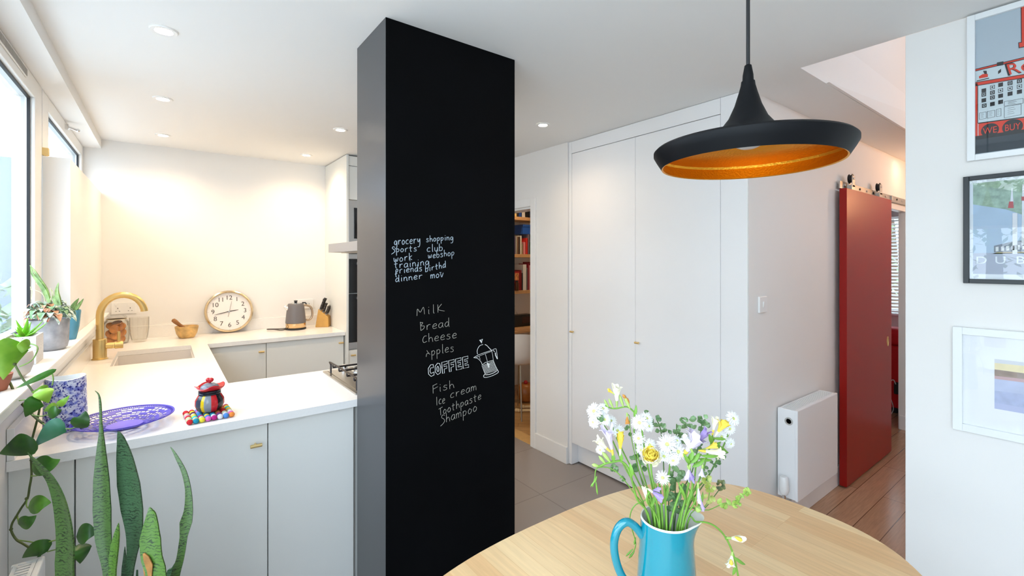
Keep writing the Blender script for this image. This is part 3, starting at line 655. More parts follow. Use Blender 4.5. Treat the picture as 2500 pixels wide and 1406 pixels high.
for a in (('slim purple book at the left end of the middle office shelf', 1255.5, 1258.5, .200, '#6F5A78'), ('pale grey book beside the purple one on the middle office shelf', 1258.6, 1262, .205, '#B9B4AE'),
          ('brown book on the middle office shelf between pale grey and dark brown', 1262.2, 1265.8, .20, '#8A6A52'), ('dark brown book left of the tall cream one on the middle office shelf', 1266, 1269.4, .20, '#43302A'),
          ('tall cream book on the middle office shelf', 1269.6, 1273.8, .215, '#D9D2C6'), ('small tan book on the middle office shelf beside the pink one', 1274, 1277, .12, '#A98968'),
          ('pink book in front of the red ones on the middle office shelf', 1277.2, 1283, .142, '#D8858A'), ('bright red book on the middle office shelf', 1283.2, 1288.5, .19, '#D02A22'),
          ('tall purple grey folder under the blue box on the middle office shelf', 1288.7, 1292.6, .235, '#7D7388'), ('green book at the right of the middle office shelf', 1292.8, 1298, .142, '#2F5A33'),
          ('tall grey folder under the right end of the blue box', 1298.2, 1304, .235, '#8E8A90')):
    book(a[0], a[1], a[2], z2, a[3], a[4])
z3 = shelf_z[2] + .0005
for a in (('dark red book on the lowest office shelf', 1270, 1273.4, .235, '#8F1620'), ('black book on the lowest office shelf left of the big white one', 1273.6, 1276.2, .20, '#1E1B1D'),
          ('big white book on the lowest office shelf', 1276.4, 1285.5, .30, '#D8D6D6'), ('grey book beside the big white one on the lowest office shelf', 1285.7, 1288, .26, '#7C7A80'),
          ('crimson book on the lowest office shelf', 1288.2, 1291, .31, '#9E2434'), ('rose coloured book at the right of the lowest office shelf', 1291.2, 1298, .29, '#C98A94'), ('tall red book at the end of the lowest office shelf', 1298.2, 1303, .33, '#A03038')):
    book(a[0], a[1], a[2], z3, a[3], a[4])
z1 = shelf_z[0] + .0005
for a in (('yellow book at the left of the topmost office shelf', 1256, 1261.5, .115, '#D9B978'), ('black book beside the yellow one on the topmost office shelf', 1261.7, 1266.3, .10, '#2A2528'), ('blue book on the topmost office shelf', 1266.5, 1273.5, .125, '#1E4A9C'),
          ('white ring binder on the topmost office shelf', 1273.7, 1282.5, .16, '#D5D2CE'), ('black binder on the topmost office shelf', 1282.7, 1290, .14, '#15171D'), ('dark navy binder at the right of the topmost office shelf', 1290.2, 1300, .14, '#232A3C')):
    book(a[0], a[1], a[2], z1, a[3], a[4])
bx = thing('storage_box', 'blue storage box lying on top of the folders on the middle office shelf', 'box', (3.33, 4.24, z2 + .2355))
xa, xb = PY(1279, 560, 4.2).x, PY(1303, 560, 4.2).x
M_bluebox = mat('blue_board', '#1C51A8', .5)
b = MB(); b.box(xa, xb, 4.215, 4.38, z2 + .2355, z2 + .32); b.build('body', M_bluebox, bx, bevel=.002)
b = MB(); b.box(xa - .002, xb + .002, 4.212, 4.383, z2 + .32, z2 + .348); b.build('lid', M_bluebox, bx, bevel=.002)
pf = thing('picture_postcard', 'small red and dark picture leaning on the lowest office shelf', 'picture', (3.1, 4.2, z3))
xa, xb = PY(1254, 690, 4.2).x, PY(1268.5, 690, 4.2).x
b = MB(); b.box(xa, xb, 4.20, 4.206, z3, z3 + .22); b.build('frame', mat('picture_red', '#9C1A1E', .5), pf)
b = MB(); b.box(xa + .008, xb - .012, 4.1985, 4.2, z3 + .12, z3 + .20); b.build('picture', mat('picture_print', '#C9824E', .6, vary=.6, scale=40), pf)
jr = thing('storage_jar', 'small brown jar in front of the picture on the lowest office shelf', 'jar', (3.1, 4.194, z3))
xc = PY(1261, 700, 4.2).x
b = MB(); b.lathe([(.02, 0), (.024, .005), (.025, .08), (.02, .095), (.018, .1), (0, .1)], (xc, 4.194, z3), 20); b.build('body', mat('brown_glass', '#4A2812', .25), jr, smooth=40)
b = MB(); b.lathe([(.02, .1), (.02, .113), (0, .114)], (xc, 4.194, z3), 20); b.build('lid', M_dark, jr, smooth=40)
dk = thing('desk', 'narrow oak desk below the office shelves', 'desk', (3.4, 4.2, 0))
b = MB(); b.box(2.55, 4.4, 3.90, YB - .002, .725, .75); b.build('desktop', M_oak, dk, bevel=.002)
for x in (2.58, 4.36):
    for y in (3.94, 4.38):
        b = MB(); b.box(x - .02, x + .02, y - .02, y + .02, 0, .725); b.build('leg', M_gloss, dk)
rd = thing('radio', 'black portable radio with an aerial on the office desk', 'radio', (3.25, 4.25, .7505))
xa, xb = PY(1250, 780, 4.15).x, PY(1300, 780, 4.15).x
b = MB(); b.box(xa, xb, 4.15, 4.26, .7505, .885); b.build('case', mat('radio_black', '#141214', .35), rd, bevel=.008)
b = MB(); b.box(xa + .145, xb - .02, 4.148, 4.1505, .79, .86); b.build('display', mat('radio_dial', '#3A1A18', .2), rd)
q = PY(1264, 768, 4.2); q2 = PY(1257, 752, 4.2); b = MB(); b.tube([(q.x, 4.2, .88), (q2.x, 4.2, .99)], .0025, 6); b.build('aerial', M_chrome, rd)
nb = MB(); xa = PY(1262, 800, 3.95).x; nb.box(xa, xa + .2, 3.93, 4.08, .7505, .756); o = nb.build('paper_sheets', mat('brown_paper', '#B98F6A', .8)); tag(o, 'loose brown papers on the office desk in front of the radio', 'papers')
# chair
cx, cy = 2.80, 3.58
ch = thing('tub_chair', 'white moulded tub chair with thin metal legs at the office desk', 'chair', (cx, cy, 0))
b = MB()
def shell(r, h, q, i):
    a = q - math.atan2(-.785, -.62)            # angle from the direction to the viewer
    k = .5 + .5 * math.cos(a)
    return r, h * (.35 + .65 * k) if h > .06 else h
prof = [(0, 0), (.12, .0), (.19, .03), (.235, .10), (.255, .2), (.265, .32), (.26, .32), (.25, .2), (.229, .105), (.185, .038), (.12, .008), (0, .008)]
b.lathe(prof, (cx, cy, .50), 40, wob=shell); b.build('shell', mat('white_plastic', '#E6E0DA', .4), ch, smooth=50)
for k in range(4):
    a = PI / 4 + k * PI / 2 + .2; b = MB(); b.tube([(cx + .1 * math.cos(a), cy + .1 * math.sin(a), .505), (cx + .24 * math.cos(a), cy + .24 * math.sin(a), 0)], .007, 8); b.build('leg', M_steel, ch, smooth=40)
gp = PZ(1292, 984, 0); gp = Vector((gp.x + .01, gp.y + .07, 0))
gd = thing('wooden_apple', 'round turned wooden ornament with a red stem piece on the office floor', 'ornament', (gp.x, gp.y, 0))
b = MB(); b.lathe([(.04, 0), (.075, .02), (.097, .07), (.10, .11), (.085, .16), (.05, .195), (.02, .19), (0, .18)], gp, 28); b.build('body', mat('turned_wood', '#A9672F', .3, vary=.25, scale=10), gd, smooth=60)
b = MB(); b.ball(gp + Vector((0, 0, .2)), .022, 1, 1, 1.2); b.build('stem_piece', mat('red_bead', '#B81E20', .4), gd, smooth=60)
for k, (u, v, L, a, lab) in enumerate(((1290, 997, .13, .2, 'pale wooden toy piece against the round ornament on the office floor'), (1281, 1006, .16, -.1, 'pale wooden toy piece nearest the office doorway'))):
    p = PZ(u, v, 0); o = thing('wooden_toy', lab, 'toy', (p.x, p.y, 0), 'wooden toy pieces on the office floor')
    d = Vector((CS, -SN, 0)) * L / 2
    b = MB(); b.tube([p - d + Vector((0, 0, .016)), p + d + Vector((0, 0, .02))], .014, 10); b.build('bar', mat('pale_wood', '#DDBB88', .55, vary=.08), o, smooth=50)
    b = MB(); b.ball(p - d + Vector((0, 0, .02)), .02, 1, 1, 1); b.ball(p - d * .75 + Vector((0, 0, .018)), .018); b.build('knob', mat('pale_wood', '#DDBB88', .55), o, smooth=50)

# ================================================================== LIGHTS OF THE HOUSE
M_lens = mat('downlight_lens', '#FFFFFF', .4, emit=(1, .86, .66), estr=14)
def downlight(x, y, label, watts=LAMP_W, z=CE, col=WARM, group='recessed ceiling downlights'):
    d = thing('downlight', label, 'downlight', (x, y, z), group)
    b = MB(); b.lathe([(.0245, -.001), (.030, -.006), (.043, -.006), (.046, -.003), (.046, -.0005)], (x, y, z), 32, cap=False); b.build('bezel', M_gloss, d, smooth=40)
    b = MB(); b.lathe([(0, -.0015), (.0255, -.0015)], (x, y, z), 32); b.build('lens', M_lens, d)
    l = bpy.data.lights.new('downlight_lamp', 'SPOT'); l.energy = watts; l.color = col; l.spot_size = math.radians(150); l.spot_blend = 1; l.shadow_soft_size = .03
    lo = bpy.data.objects.new('downlight_lamp', l); COL.objects.link(lo); lo.parent = d; lo.location = (0, 0, -.02)
downlight(0, 2.208, 'ceiling downlight nearest the viewer, over the peninsula left of the pillar')
downlight(-.004, 3.132, 'ceiling downlight above the window side worktop, second from the back wall')
downlight(-.004, 4.03, 'ceiling downlight by the back wall above the sink corner')
downlight(.942, 3.15, 'ceiling downlight just left of the pillar, in front of the oven housing')
downlight(.94, 4.063, 'ceiling downlight by the back wall above the clock and kettle')
downlight(1.95, 2.249, 'ceiling downlight right of the pillar in front of the wardrobe', 8)
downlight(4.95, 1.0, 'ceiling downlight in the hall over the red door', .7, col=(1, .6, .3))
downlight(3.3, 3.5, 'unseen ceiling downlight added to light the office', 16)  # lamp added out of view so the office is lit warmly
downlight(3.1, 4.0, 'unseen ceiling downlight added to light the office shelves', 8)  # second unseen lamp, added to brighten the shelves

# warm wall light in the hall, round the corner of the picture wall
wl_ = thing('wall_lamp', 'small warm wall lamp at the end of the hall, hidden round the picture wall', 'lamp', (5.249, .15, 1.95))
b = MB(); b.lathe([(.045, 0), (.045, .012), (.02, .02), (.012, .06), (0, .06)], (5.249, .15, 1.95), 24, axis=(-1, 0, 0)); b.build('wall_mount', M_brass2, wl_, smooth=40)
b = MB(); b.lathe([(.035, -.06), (.055, .06), (.053, .06), (.033, -.06)], (5.17, .15, 1.97), 28, cap=False); b.build('lamp_shade', mat('lamp_linen', '#F2DDB8', .8, emit=(1, .7, .4), estr=1.5), wl_, smooth=40)
l = bpy.data.lights.new('wall_lamp_light', 'POINT'); l.energy = 24; l.color = (1, .52, .24); l.shadow_soft_size = .04
lo = bpy.data.objects.new('wall_lamp_light', l); COL.objects.link(lo); lo.parent = wl_; lo.location = (-.08, 0, .09)

# ================================================================== ON THE WORKTOP
ZT = .9205
def on_back(u, y): d = ray(u, 700); return Vector((d.x / d.y * y, y, ZT))
# brass tap
TXY = Vector((-.300, 3.62, ZT)); tp = thing('kitchen_tap', 'brushed brass mixer tap with an arched spout at the sink', 'tap', TXY)
b = MB(); b.lathe([(.038, 0), (.038, .004), (.032, .008), (.032, .115), (.030, .118), (0, .118)], TXY, 32); b.build('body', M_brass, tp, smooth=40)
pts = [TXY + Vector((0, 0, .118)), TXY + Vector((0, 0, .19)), TXY + Vector((0, 0, .255))]
for k in range(1, 15):
    a = PI - k * (PI * .93) / 14; pts.append(TXY + Vector((.103 + .103 * math.cos(a), 0, .255 + .118 * math.sin(a))))
pts.append(pts[-1] + Vector((.001, 0, -.012)))
b = MB(); b.tube(pts, .0185, 20); b.build('spout', M_brass, tp, smooth=40)
b = MB(); b.cyl(TXY + Vector((.02, 0, .075)), TXY + Vector((.066, 0, .075)), .018, 24); b.cyl(TXY + Vector((.067, 0, .075)), TXY + Vector((.105, 0, .075)), .021, 24); lv = b.build('lever_barrel', M_brass, tp, smooth=40)
b = MB(); b.tube([TXY + Vector((.085, 0, .09)), TXY + Vector((.085, -.003, .155))], [.008, .0075], 14); b.build('lever', M_brass, lv, smooth=40)
# biscuit jar
JP = on_back(284, 4.25); jr = thing('biscuit_jar', 'clip-top glass jar full of round biscuits behind the brass tap', 'jar', JP)
b = MB(); b.lathe([(0, 0), (.062, 0), (.07, .008), (.072, .03), (.072, .13), (.066, .152), (.054, .162), (.053, .170), (.050, .170), (.051, .160), (.063, .150), (.069, .13), (.069, .03), (.066, .010), (0, .006)], JP, 36); b.build('glass_body', M_jarglass, jr, smooth=50)
b = MB(); b.lathe([(0, .172), (.055, .172), (.058, .177), (.057, .188), (.050, .194), (0, .195)], JP, 36); b.build('lid', M_jarglass, jr, smooth=50)
b = MB(); b.lathe([(.0545, .1702), (.0595, .1702), (.0595, .1725), (.0545, .1725), (.0545, .1702)], JP, 36); b.build('seal', mat('cream_rubber', '#D9C39A', .6), jr)
b = MB(); s_ = JP + Vector((.055, -.02, .16)); b.tube(spline([s_ + Vector((-.0, 0, -.01)), s_ + Vector((.008, -.004, .005)), s_ + Vector((.010, -.004, -.02)), s_ + Vector((.006, -.002, -.035)), s_ + Vector((0, 0, .012)), s_ + Vector((-.02, 0, .038))], 3), .0015, 6); b.build('wire_clip', M_steel, jr, smooth=60)
M_bis = mat('biscuit', '#CB8440', .8, vary=.2, scale=40, bump=.3, bscale=120)
rnd = random.Random(3)
bis = [(-.024, -.036, .033, 74, 12), (.024, -.040, .034, 72, -16), (.0, -.046, .060, 80, 4), (-.03, -.03, .072, 66, 30), (.03, -.034, .078, 78, -24), (-.008, -.042, .104, 70, 10), (.028, -.028, .118, 66, -30), (-.026, -.02, .126, 50, 20), (.0, .026, .035, 12, 40), (.0, .024, .07, 12, 10), (.0, .02, .105, 14, 60), (.004, -.006, .145, 24, -20)]
for i, (x, y, z, tl, rz) in enumerate(bis):
    R = Matrix.Rotation(math.radians(rz), 4, 'Z') @ Matrix.Rotation(math.radians(tl), 4, 'X')
    b = MB(); b.lathe([(0, -.0045), (.027, -.0045), (.030, -.002), (.030, .002), (.027, .0045), (0, .0045)], (0, 0, 0), 24); b.xf(Matrix.Translation(JP + Vector((x * .95, y * .8, z))) @ R)
    o = b.build('biscuit', M_bis, smooth=40, origin=JP + Vector((x, y, z))); tag(o, 'round golden biscuit among those in the clip-top glass jar', 'biscuit', 'biscuits in the glass jar')
VP_ = on_back(340, 4.25); gv = MB(); gv.lathe([(0, 0), (.038, 0), (.045, .012), (.052, .05), (.057, .10), (.058, .175), (.055, .175), (.054, .10), (.049, .05), (.042, .016), (0, .010)], VP_, 36)
tag(gv.build('glass_vase', M_jarglass, smooth=50, origin=VP_), 'empty clear glass vase between the biscuit jar and the wooden mortar', 'vase')
MP = on_back(456, 4.26)
b = MB(); b.lathe([(0, 0), (.045, 0), (.05, .004), (.066, .035), (.074, .075), (.075, .088), (.070, .089), (.066, .075), (.055, .035), (.03, .016), (0, .013)], MP, 40)
M_olive = mat('olive_wood', '#D0A868', .4, vary=.35, scale=18)
tag(b.build('mortar', M_olive, smooth=45, origin=MP), 'turned olive wood mortar bowl on the back worktop', 'mortar')
b = MB(); p0 = MP + Vector((.022, 0, .032)); p1 = MP + Vector((-.088, -.01, .145)); b.tube([p0 + (p1 - p0) * f for f in (0, .12, .3, .6, .85, .96, 1)], [.008, .019, .015, .012, .016, .014, .004], 14)
tag(b.build('pestle', mat('pestle_wood', '#8F5F33', .45, vary=.2, scale=20), smooth=60, origin=p0), 'dark wooden pestle leaning in the olive wood mortar', 'pestle')
# clock
CR = .172; cl = thing('wall_clock', 'round white clock with gold rim leaning on the back wall', 'clock', on_back(561, 4.33))
tilt = math.radians(-14)
CM = Matrix.Translation(Vector((on_back(561, 4.345).x, 4.345, ZT + .0005))) @ Matrix.Rotation(tilt, 4, 'X')      # local: x right, z up, face towards -y
def cbuild(b, name, m, par=cl, **k): b.xf(CM @ Matrix.Translation((0, 0, CR))); return b.build(name, m, par, **k)
b = MB(); b.lathe([(CR - .018, .0), (CR - .02, .018), (CR - .012, .030), (CR - .004, .026), (CR, .014), (CR - .004, .0), (CR - .018, 0)], (0, 0, 0), 64, axis=(0, -1, 0)); cbuild(b, 'rim', mat('pale_gold', '#DCC7A4', .18, metal=1), smooth=40)
b = MB(); b.lathe([(CR - .015, 0), (CR - .015, .008), (0, .008)], (0, 0, 0), 64, axis=(0, -1, 0)); cbuild(b, 'face', mat('clock_face', '#E6E2E0', .5))
M_num = mat('clock_ink', '#4A443F', .5)
for k in range(1, 13):
    a = PI / 2 - k * PI / 6; vs, fs = text_mesh(str(k), .050, .0005); b = MB()
    b.add([(v.x + .112 * math.cos(a), -.0085 - v.z, v.y + .112 * math.sin(a)) for v in vs], fs)
    cbuild(b, 'numeral', M_num)
b = MB()
for k in range(12):
    a = k * PI / 6; b.box(.144 * math.cos(a) - .0012, .144 * math.cos(a) + .0012, -.009, -.008, .144 * math.sin(a) - .0012, .144 * math.sin(a) + .0012)
cbuild(b, 'minute_marks', M_num)
def hand(name, ang, ln, w, back, y):
    b = MB(); d = Vector((math.sin(ang), 0, math.cos(ang))); n = Vector((d.z, 0, -d.x)); b_ = [(-back, w), (ln * .6, w * .9), (ln, w * .4)]
    v = [];
    for yy in (y, y - .001):
        for s_, ww in b_: v += [d * s_ + n * ww + Vector((0, yy, 0)), d * s_ - n * ww + Vector((0, yy, 0))]
    b.add(v, [(0, 1, 3, 2), (2, 3, 5, 4), (6, 8, 9, 7), (8, 10, 11, 9), (0, 6, 7, 1), (4, 5, 11, 10), (0, 2, 8, 6), (2, 4, 10, 8), (1, 7, 9, 3), (3, 9, 11, 5)])
    return cbuild(b, name, M_num)
hand('hour_hand', math.radians(82), .065, .0032, .012, -.010); hand('minute_hand', math.radians(257), .105, .0028, .012, -.0115); hand('second_hand', math.radians(13), .085, .0010, .045, -.013)
b = MB(); b.lathe([(.006, 0), (.006, .016), (0, .017)], (0, 0, 0), 16, axis=(0, -1, 0)); cbuild(b, 'hub', M_chrome, smooth=40)
# kettle
KP = on_back(722, 4.24); kt = thing('kettle', 'grey electric kettle with a chrome base band on the back worktop', 'kettle', KP)
b = MB(); b.lathe([(.079, .055), (.080, .062), (.074, .13), (.066, .195), (.062, .212), (.058, .217), (0, .217)], KP, 40); b.build('body', mat('kettle_grey', '#6E6A6C', .5), kt, smooth=40)
b = MB(); b.lathe([(0, .014), (.076, .014), (.079, .018), (.079, .054), (.0, .054)], KP, 40); b.build('base_band', mat('kettle_chrome', '#D8B88C', .15, metal=1), kt, smooth=40)
b = MB(); b.lathe([(0, 0), (.080, 0), (.082, .004), (.081, .012), (0, .012)], KP, 40); b.build('power_base', M_dark, kt, smooth=40)
b = MB(); b.lathe([(.045, .2172), (.045, .222), (.03, .226), (0, .226)], KP, 32); ld = b.build('lid', M_chrome, kt, smooth=40)
b = MB(); b.lathe([(.010, .226), (.012, .234), (.016, .238), (.012, .244), (0, .245)], KP, 20); b.build('lid_knob', M_dark, ld, smooth=40)
b = MB(); e1 = Vector((.062, 0, .19)); b.tube([KP + Vector(p) for p in [tuple(q) for q in spline([(.055, -.01, .2), (.085, -.012, .198), (.118, -.014, .18), (.130, -.014, .13), (.122, -.014, .09), (.10, -.012, .072), (.078, -.01, .075)], 5)]], .009, 12); b.build('handle', mat('kettle_handle', '#B8A088', .25, metal=.8), kt, smooth=50)
b = MB(); b.tube([KP + Vector(p) for p in ((.05, -.004, .222), (.075, -.004, .222), (.085, -.006, .205))], .006, 10); b.build('lid_catch', M_dark, kt, smooth=50)
b = MB(); b.tube([KP + Vector(p) for p in ((-.06, 0, .18), (-.082, 0, .196), (-.092, 0, .2))], [.022, .014, .009], 14); b.build('spout', M_chrome, kt, smooth=50)
b = MB(); b.tube([KP + Vector(tuple(p)) for p in spline([(-.07, -.01, .008), (-.12, -.03, .006), (-.17, .0, .012), (-.205, .05, .010), (-.20, .08, .008), (-.16, .06, .008), (-.10, .03, .008), (-.05, .06, .006)], 6)], .004, 8); b.build('cord', mat('cord_dark', '#4A4444', .5), kt, smooth=50)
# knife block and knives
NP = on_back(789, 4.27); kb = thing('knife_block', 'slanted pale wooden knife block beside the oven housing', 'knife block', NP)
nd = Vector((-.30, 0, 1)).normalized()
b = MB(); hw = .05
prof2 = [(-.055, 0), (.055, 0), (.052, .088), (-.030, .158)]          # x, z
NR = Matrix.Translation(NP) @ Matrix.Rotation(math.radians(-28), 4, 'Z')
b.prism([(p[0], p[1]) for p in prof2], 1, -.048, .048); b.xf(NR); b.build('block', mat('beech', '#CB9A4C', .5, vary=.08, scale=20), kb, bevel=.003)
kn = [(-.018, -.032, .0, .105), (-.018, .0, .0, .11), (-.018, .032, .0, .105), (.006, -.034, 0, .085), (.006, -.012, 0, .085), (.028, -.03, 0, .075), (.028, .008, 0, .075), (.028, .034, 0, .075)]
KL = ['rear left', 'rear middle', 'rear right', 'middle row left', 'middle row right', 'front left', 'front middle', 'front right']
M_kn = mat('knife_handle', '#2B2422', .4)
for (x, y, _, ln), w in zip(kn, KL):
    zt = .158 + (x + .030) * (.088 - .158) / .082
    p0 = NR @ Vector((x, y, zt + .0006)); ax = (NR.to_3x3() @ Vector((.35, 0, 1))).normalized()
    k = thing('knife', 'dark handled kitchen knife in the knife block, %s slot' % w, 'knife', p0, 'knives in the block')
    b = MB(); b.tube([p0 + ax * .008, p0 + ax * ln * .3, p0 + ax * ln * .75, p0 + ax * ln], [.008, .0095, .008, .010], 10); b.build('handle', M_kn, k, smooth=50)
    b = MB(); b.tube([p0, p0 + ax * .008], .0088, 10); b.build('bolster', M_steel, k, smooth=50)
    b = MB()
    sd_ = Vector((CS, -SN, 0)); nn = Vector((-SN, -CS, 0))
    for f in (.3, .55, .8): b.ball(p0 + ax * ln * f + nn * .008, .0022, seg=8, rings=4)
    b.build('rivets', M_steel, k)
# blue patterned vase
m = mat('blue_floral_china', '#E9EAF2', .25); nt, bs = nodes(m)
t = nt.nodes.new('ShaderNodeTexCoord'); v1 = nt.nodes.new('ShaderNodeTexVoronoi'); v1.inputs['Scale'].default_value = 120; n1 = nt.nodes.new('ShaderNodeTexNoise'); n1.inputs['Scale'].default_value = 150; n1.inputs['Detail'].default_value = 3; n1.inputs['Distortion'].default_value = 1.2
n2 = nt.nodes.new('ShaderNodeTexNoise'); n2.inputs['Scale'].default_value = 45
r1 = nt.nodes.new('ShaderNodeValToRGB'); r1.color_ramp.elements[0].position = .44; r1.color_ramp.elements[1].position = .52; r1.color_ramp.elements[0].color = (*srgb('#3B3FA0'), 1); r1.color_ramp.elements[1].color = (*srgb('#E4E5F2'), 1)
e_ = r1.color_ramp.elements.new(.30); e_.color = (*srgb('#2A2C74'), 1)
r2 = nt.nodes.new('ShaderNodeValToRGB'); r2.color_ramp.elements[0].position = .47; r2.color_ramp.elements[1].position = .6; r2.color_ramp.elements[0].color = (1, 1, 1, 1); r2.color_ramp.elements[1].color = (*srgb('#8C94DC'), 1)
mx = nt.nodes.new('ShaderNodeMix'); mx.data_type = 'RGBA'; mx.blend_type = 'MULTIPLY'; mx.inputs[0].default_value = 1
for n in (v1, n1, n2): nt.links.new(t.outputs['Object'], n.inputs[0])
ad_ = nt.nodes.new('ShaderNodeMath'); ad_.operation = 'MULTIPLY_ADD'; ad_.inputs[1].default_value = .35
nt.links.new(v1.outputs['Distance'], ad_.inputs[0]); sb = nt.nodes.new('ShaderNodeMath'); sb.operation = 'SUBTRACT'; sb.inputs[1].default_value = .13; nt.links.new(n1.outputs[0], sb.inputs[0]); nt.links.new(sb.outputs[0], ad_.inputs[2])
nt.links.new(ad_.outputs[0], r1.inputs[0]); nt.links.new(n2.outputs[0], r2.inputs[0]); nt.links.new(r1.outputs[0], mx.inputs[6]); nt.links.new(r2.outputs[0], mx.inputs[7]); nt.links.new(mx.outputs[2], bs.inputs['Base Color'])
BV = Vector((-.268, 2.175, ZT)); vs_ = thing('flower_vase', 'blue and white floral china vase on the window end of the worktop', 'vase', BV)
def wv(r, h, q, i): return r * (1 + .06 * math.cos(2 * q + .6)), h * (1 + .02 * math.sin(2 * q + 1.2)) if h > .1 else h
b = MB(); b.lathe([(0, 0), (.051, 0), (.054, .006), (.0535, .06), (.0515, .12), (.0505, .176)], BV, 40, wob=wv, cap=False); b.build('body', m, vs_, smooth=50)
b = MB(); b.lathe([(.0505, .1765), (.0485, .178), (.047, .16), (.048, .06), (.048, .01), (0, .008)], BV, 40, wob=wv, cap=False); b.build('inner_wall', mat('white_china', '#F0F0EE', .25), vs_, smooth=50)
# purple openwork bowl
BP = Vector((-.108, 2.085, ZT)); M_pur = mat('purple_metal', '#4A40B4', .4)
bw = thing('fruit_bowl', 'shallow purple openwork metal bowl on the peninsula', 'bowl', BP)
def br_(s): r = .047 + s * .093; return r, .005 + .027 * s ** 1.3
b = MB(); b.lathe([(0, 0), (.044, 0), (.050, .004), (.050, .0075), (.044, .006), (0, .003)], BP, 48); b.build('base_plate', mat('purple_light', '#7A68D4', .4), bw, smooth=40)
b = MB(); NS, NR_ = 44, 7
def bp(s, q): r, h = br_(s); return BP + Vector((r * math.cos(q), r * math.sin(q), h))
def cell(s0, s1, q0, q1, th=.0016):
    P = [bp(s0, q0), bp(s1, q0), bp(s1, q1), bp(s0, q1)]; u = Vector((0, 0, th))
    b.add(P + [p + u for p in P], [(0, 1, 2, 3), (7, 6, 5, 4), (0, 4, 5, 1), (1, 5, 6, 2), (2, 6, 7, 3), (3, 7, 4, 0)])
dq = 2 * PI / NS
for i in range(NR_):
    s0, s1 = .04 + i * .118, .04 + (i + 1) * .118
    for k in range(NS):
        if (i + k // 2) % 3 == 0 or (i % 2 and k % 6 == 1): cell(s0, s1, k * dq, (k + 1) * dq)
    for k in range(NS * 2): cell(s1 - .010, s1 + .006, k * dq / 2, (k + 1) * dq / 2)
for k in range(NS): 
    for j in range(6): cell(j * .147, (j + 1) * .147, k * dq - .008, k * dq + .008)
for k in range(NS * 3): cell(.878, .955, k * dq / 3 - .010, k * dq / 3 + .010)
for k in range(NS * 3): cell(.945, 1.0, k * dq / 3, (k + 1) * dq / 3, .0025); cell(0, .05, k * dq / 3, (k + 1) * dq / 3)
b.build('openwork_side', M_pur, bw)
# felt ball trivet and sugar pot
TP = Vector((.132, 2.035, ZT)); tr = thing('felt_trivet', 'square trivet of multicoloured felt balls on the peninsula', 'trivet', TP)
cols = ['#C8202A', '#128CA8', '#E6D23A', '#D66BB6', '#B21A78', '#DDE0E6', '#4C86D0', '#E8893A', '#4B1E58', '#35BEC8', '#D9A0B8', '#8FB89A', '#B44A5A', '#7C9AC8', '#C8C6A0', '#6A3A7A']
rn = random.Random(11); fm = [mat('felt_' + c, c, .95, bump=.5, bscale=400) for c in cols]
for j in range(8):
    for i in range(8):
        x = (i - 3.5) * .0182; y = (j - 3.5) * .0182; m = fm[i] if j == 0 else fm[rn.randrange(len(fm))]
        b = MB(); b.ball(TP + Matrix.Rotation(.06, 3, 'Z') @ Vector((x, y, .0092)), .0098, 1, 1, .93, 12, 8); b.build('felt_ball', m, tr, smooth=80)
GP = TP + Vector((.004, .008, .0185))
sp_ = thing('sugar_pot', 'round ceramic pot in red, yellow, grey and black stripes on the felt trivet', 'pot', GP)
m = mat('striped_glaze', '#5E6470', .15); nt, bs = nodes(m); t = nt.nodes.new('ShaderNodeTexCoord'); g = nt.nodes.new('ShaderNodeTexGradient'); g.gradient_type = 'RADIAL'
mp = nt.nodes.new('ShaderNodeMapping'); mp.inputs['Rotation'].default_value = (0, 0, 0)
mm = nt.nodes.new('ShaderNodeMath'); mm.operation = 'MULTIPLY'; mm.inputs[1].default_value = 2.0; fr = nt.nodes.new('ShaderNodeMath'); fr.operation = 'FRACT'
rr = nt.nodes.new('ShaderNodeValToRGB'); rr.color_ramp.interpolation = 'CONSTANT'
st = [(0, '#B8222A'), (.11, '#3A4250'), (.27, '#E8C418'), (.35, '#8A9098'), (.51, '#CC2028'), (.66, '#161A22'), (.83, '#C42028'), (.93, '#5A6070')]
while len(rr.color_ramp.elements) < len(st): rr.color_ramp.elements.new(.5)
for e_, (p, c) in zip(rr.color_ramp.elements, st): e_.position = p; e_.color = (*srgb(c), 1)
nt.links.new(t.outputs['Object'], mp.inputs[0]); nt.links.new(mp.outputs[0], g.inputs[0]); nt.links.new(g.outputs[1], mm.inputs[0]); nt.links.new(mm.outputs[0], fr.inputs[0]); nt.links.new(fr.outputs[0], rr.inputs[0]); nt.links.new(rr.outputs[0], bs.inputs['Base Color'])
b = MB(); b.lathe([(0, 0), (.030, 0), (.040, .008), (.0475, .026), (.046, .044), (.037, .060), (.034, .063), (0, .063)], GP, 40); b.build('body', m, sp_, smooth=50)
b = MB(); b.lathe([(.034, .062), (.036, .064), (.036, .068), (.034, .070), (.036, .072), (.036, .076), (.033, .078), (0, .078)], GP, 40); b.build('neck_bands', mat('black_glaze', '#1B222C', .2), sp_, smooth=40)
def wl(r, h, q, i): return r, h + (.006 * math.sin(4 * q + .8) * max(0, (r - .03) / .02) if r > .03 else 0)
b = MB(); b.lathe([(0, .0782), (.032, .0785), (.041, .083), (.048, .092), (.046, .0945), (.038, .087), (.03, .084), (0, .084)], GP, 48, wob=wl); lid = b.build('lid', mat('red_glaze', '#C4242C', .15), sp_, smooth=60)
b = MB(); b.lathe([(.031, .084), (.028, .093), (.016, .101), (0, .103)], GP, 32); b.build('dome', mat('grey_glaze', '#7C828C', .15), lid, smooth=60, label='grey dome of the lid')
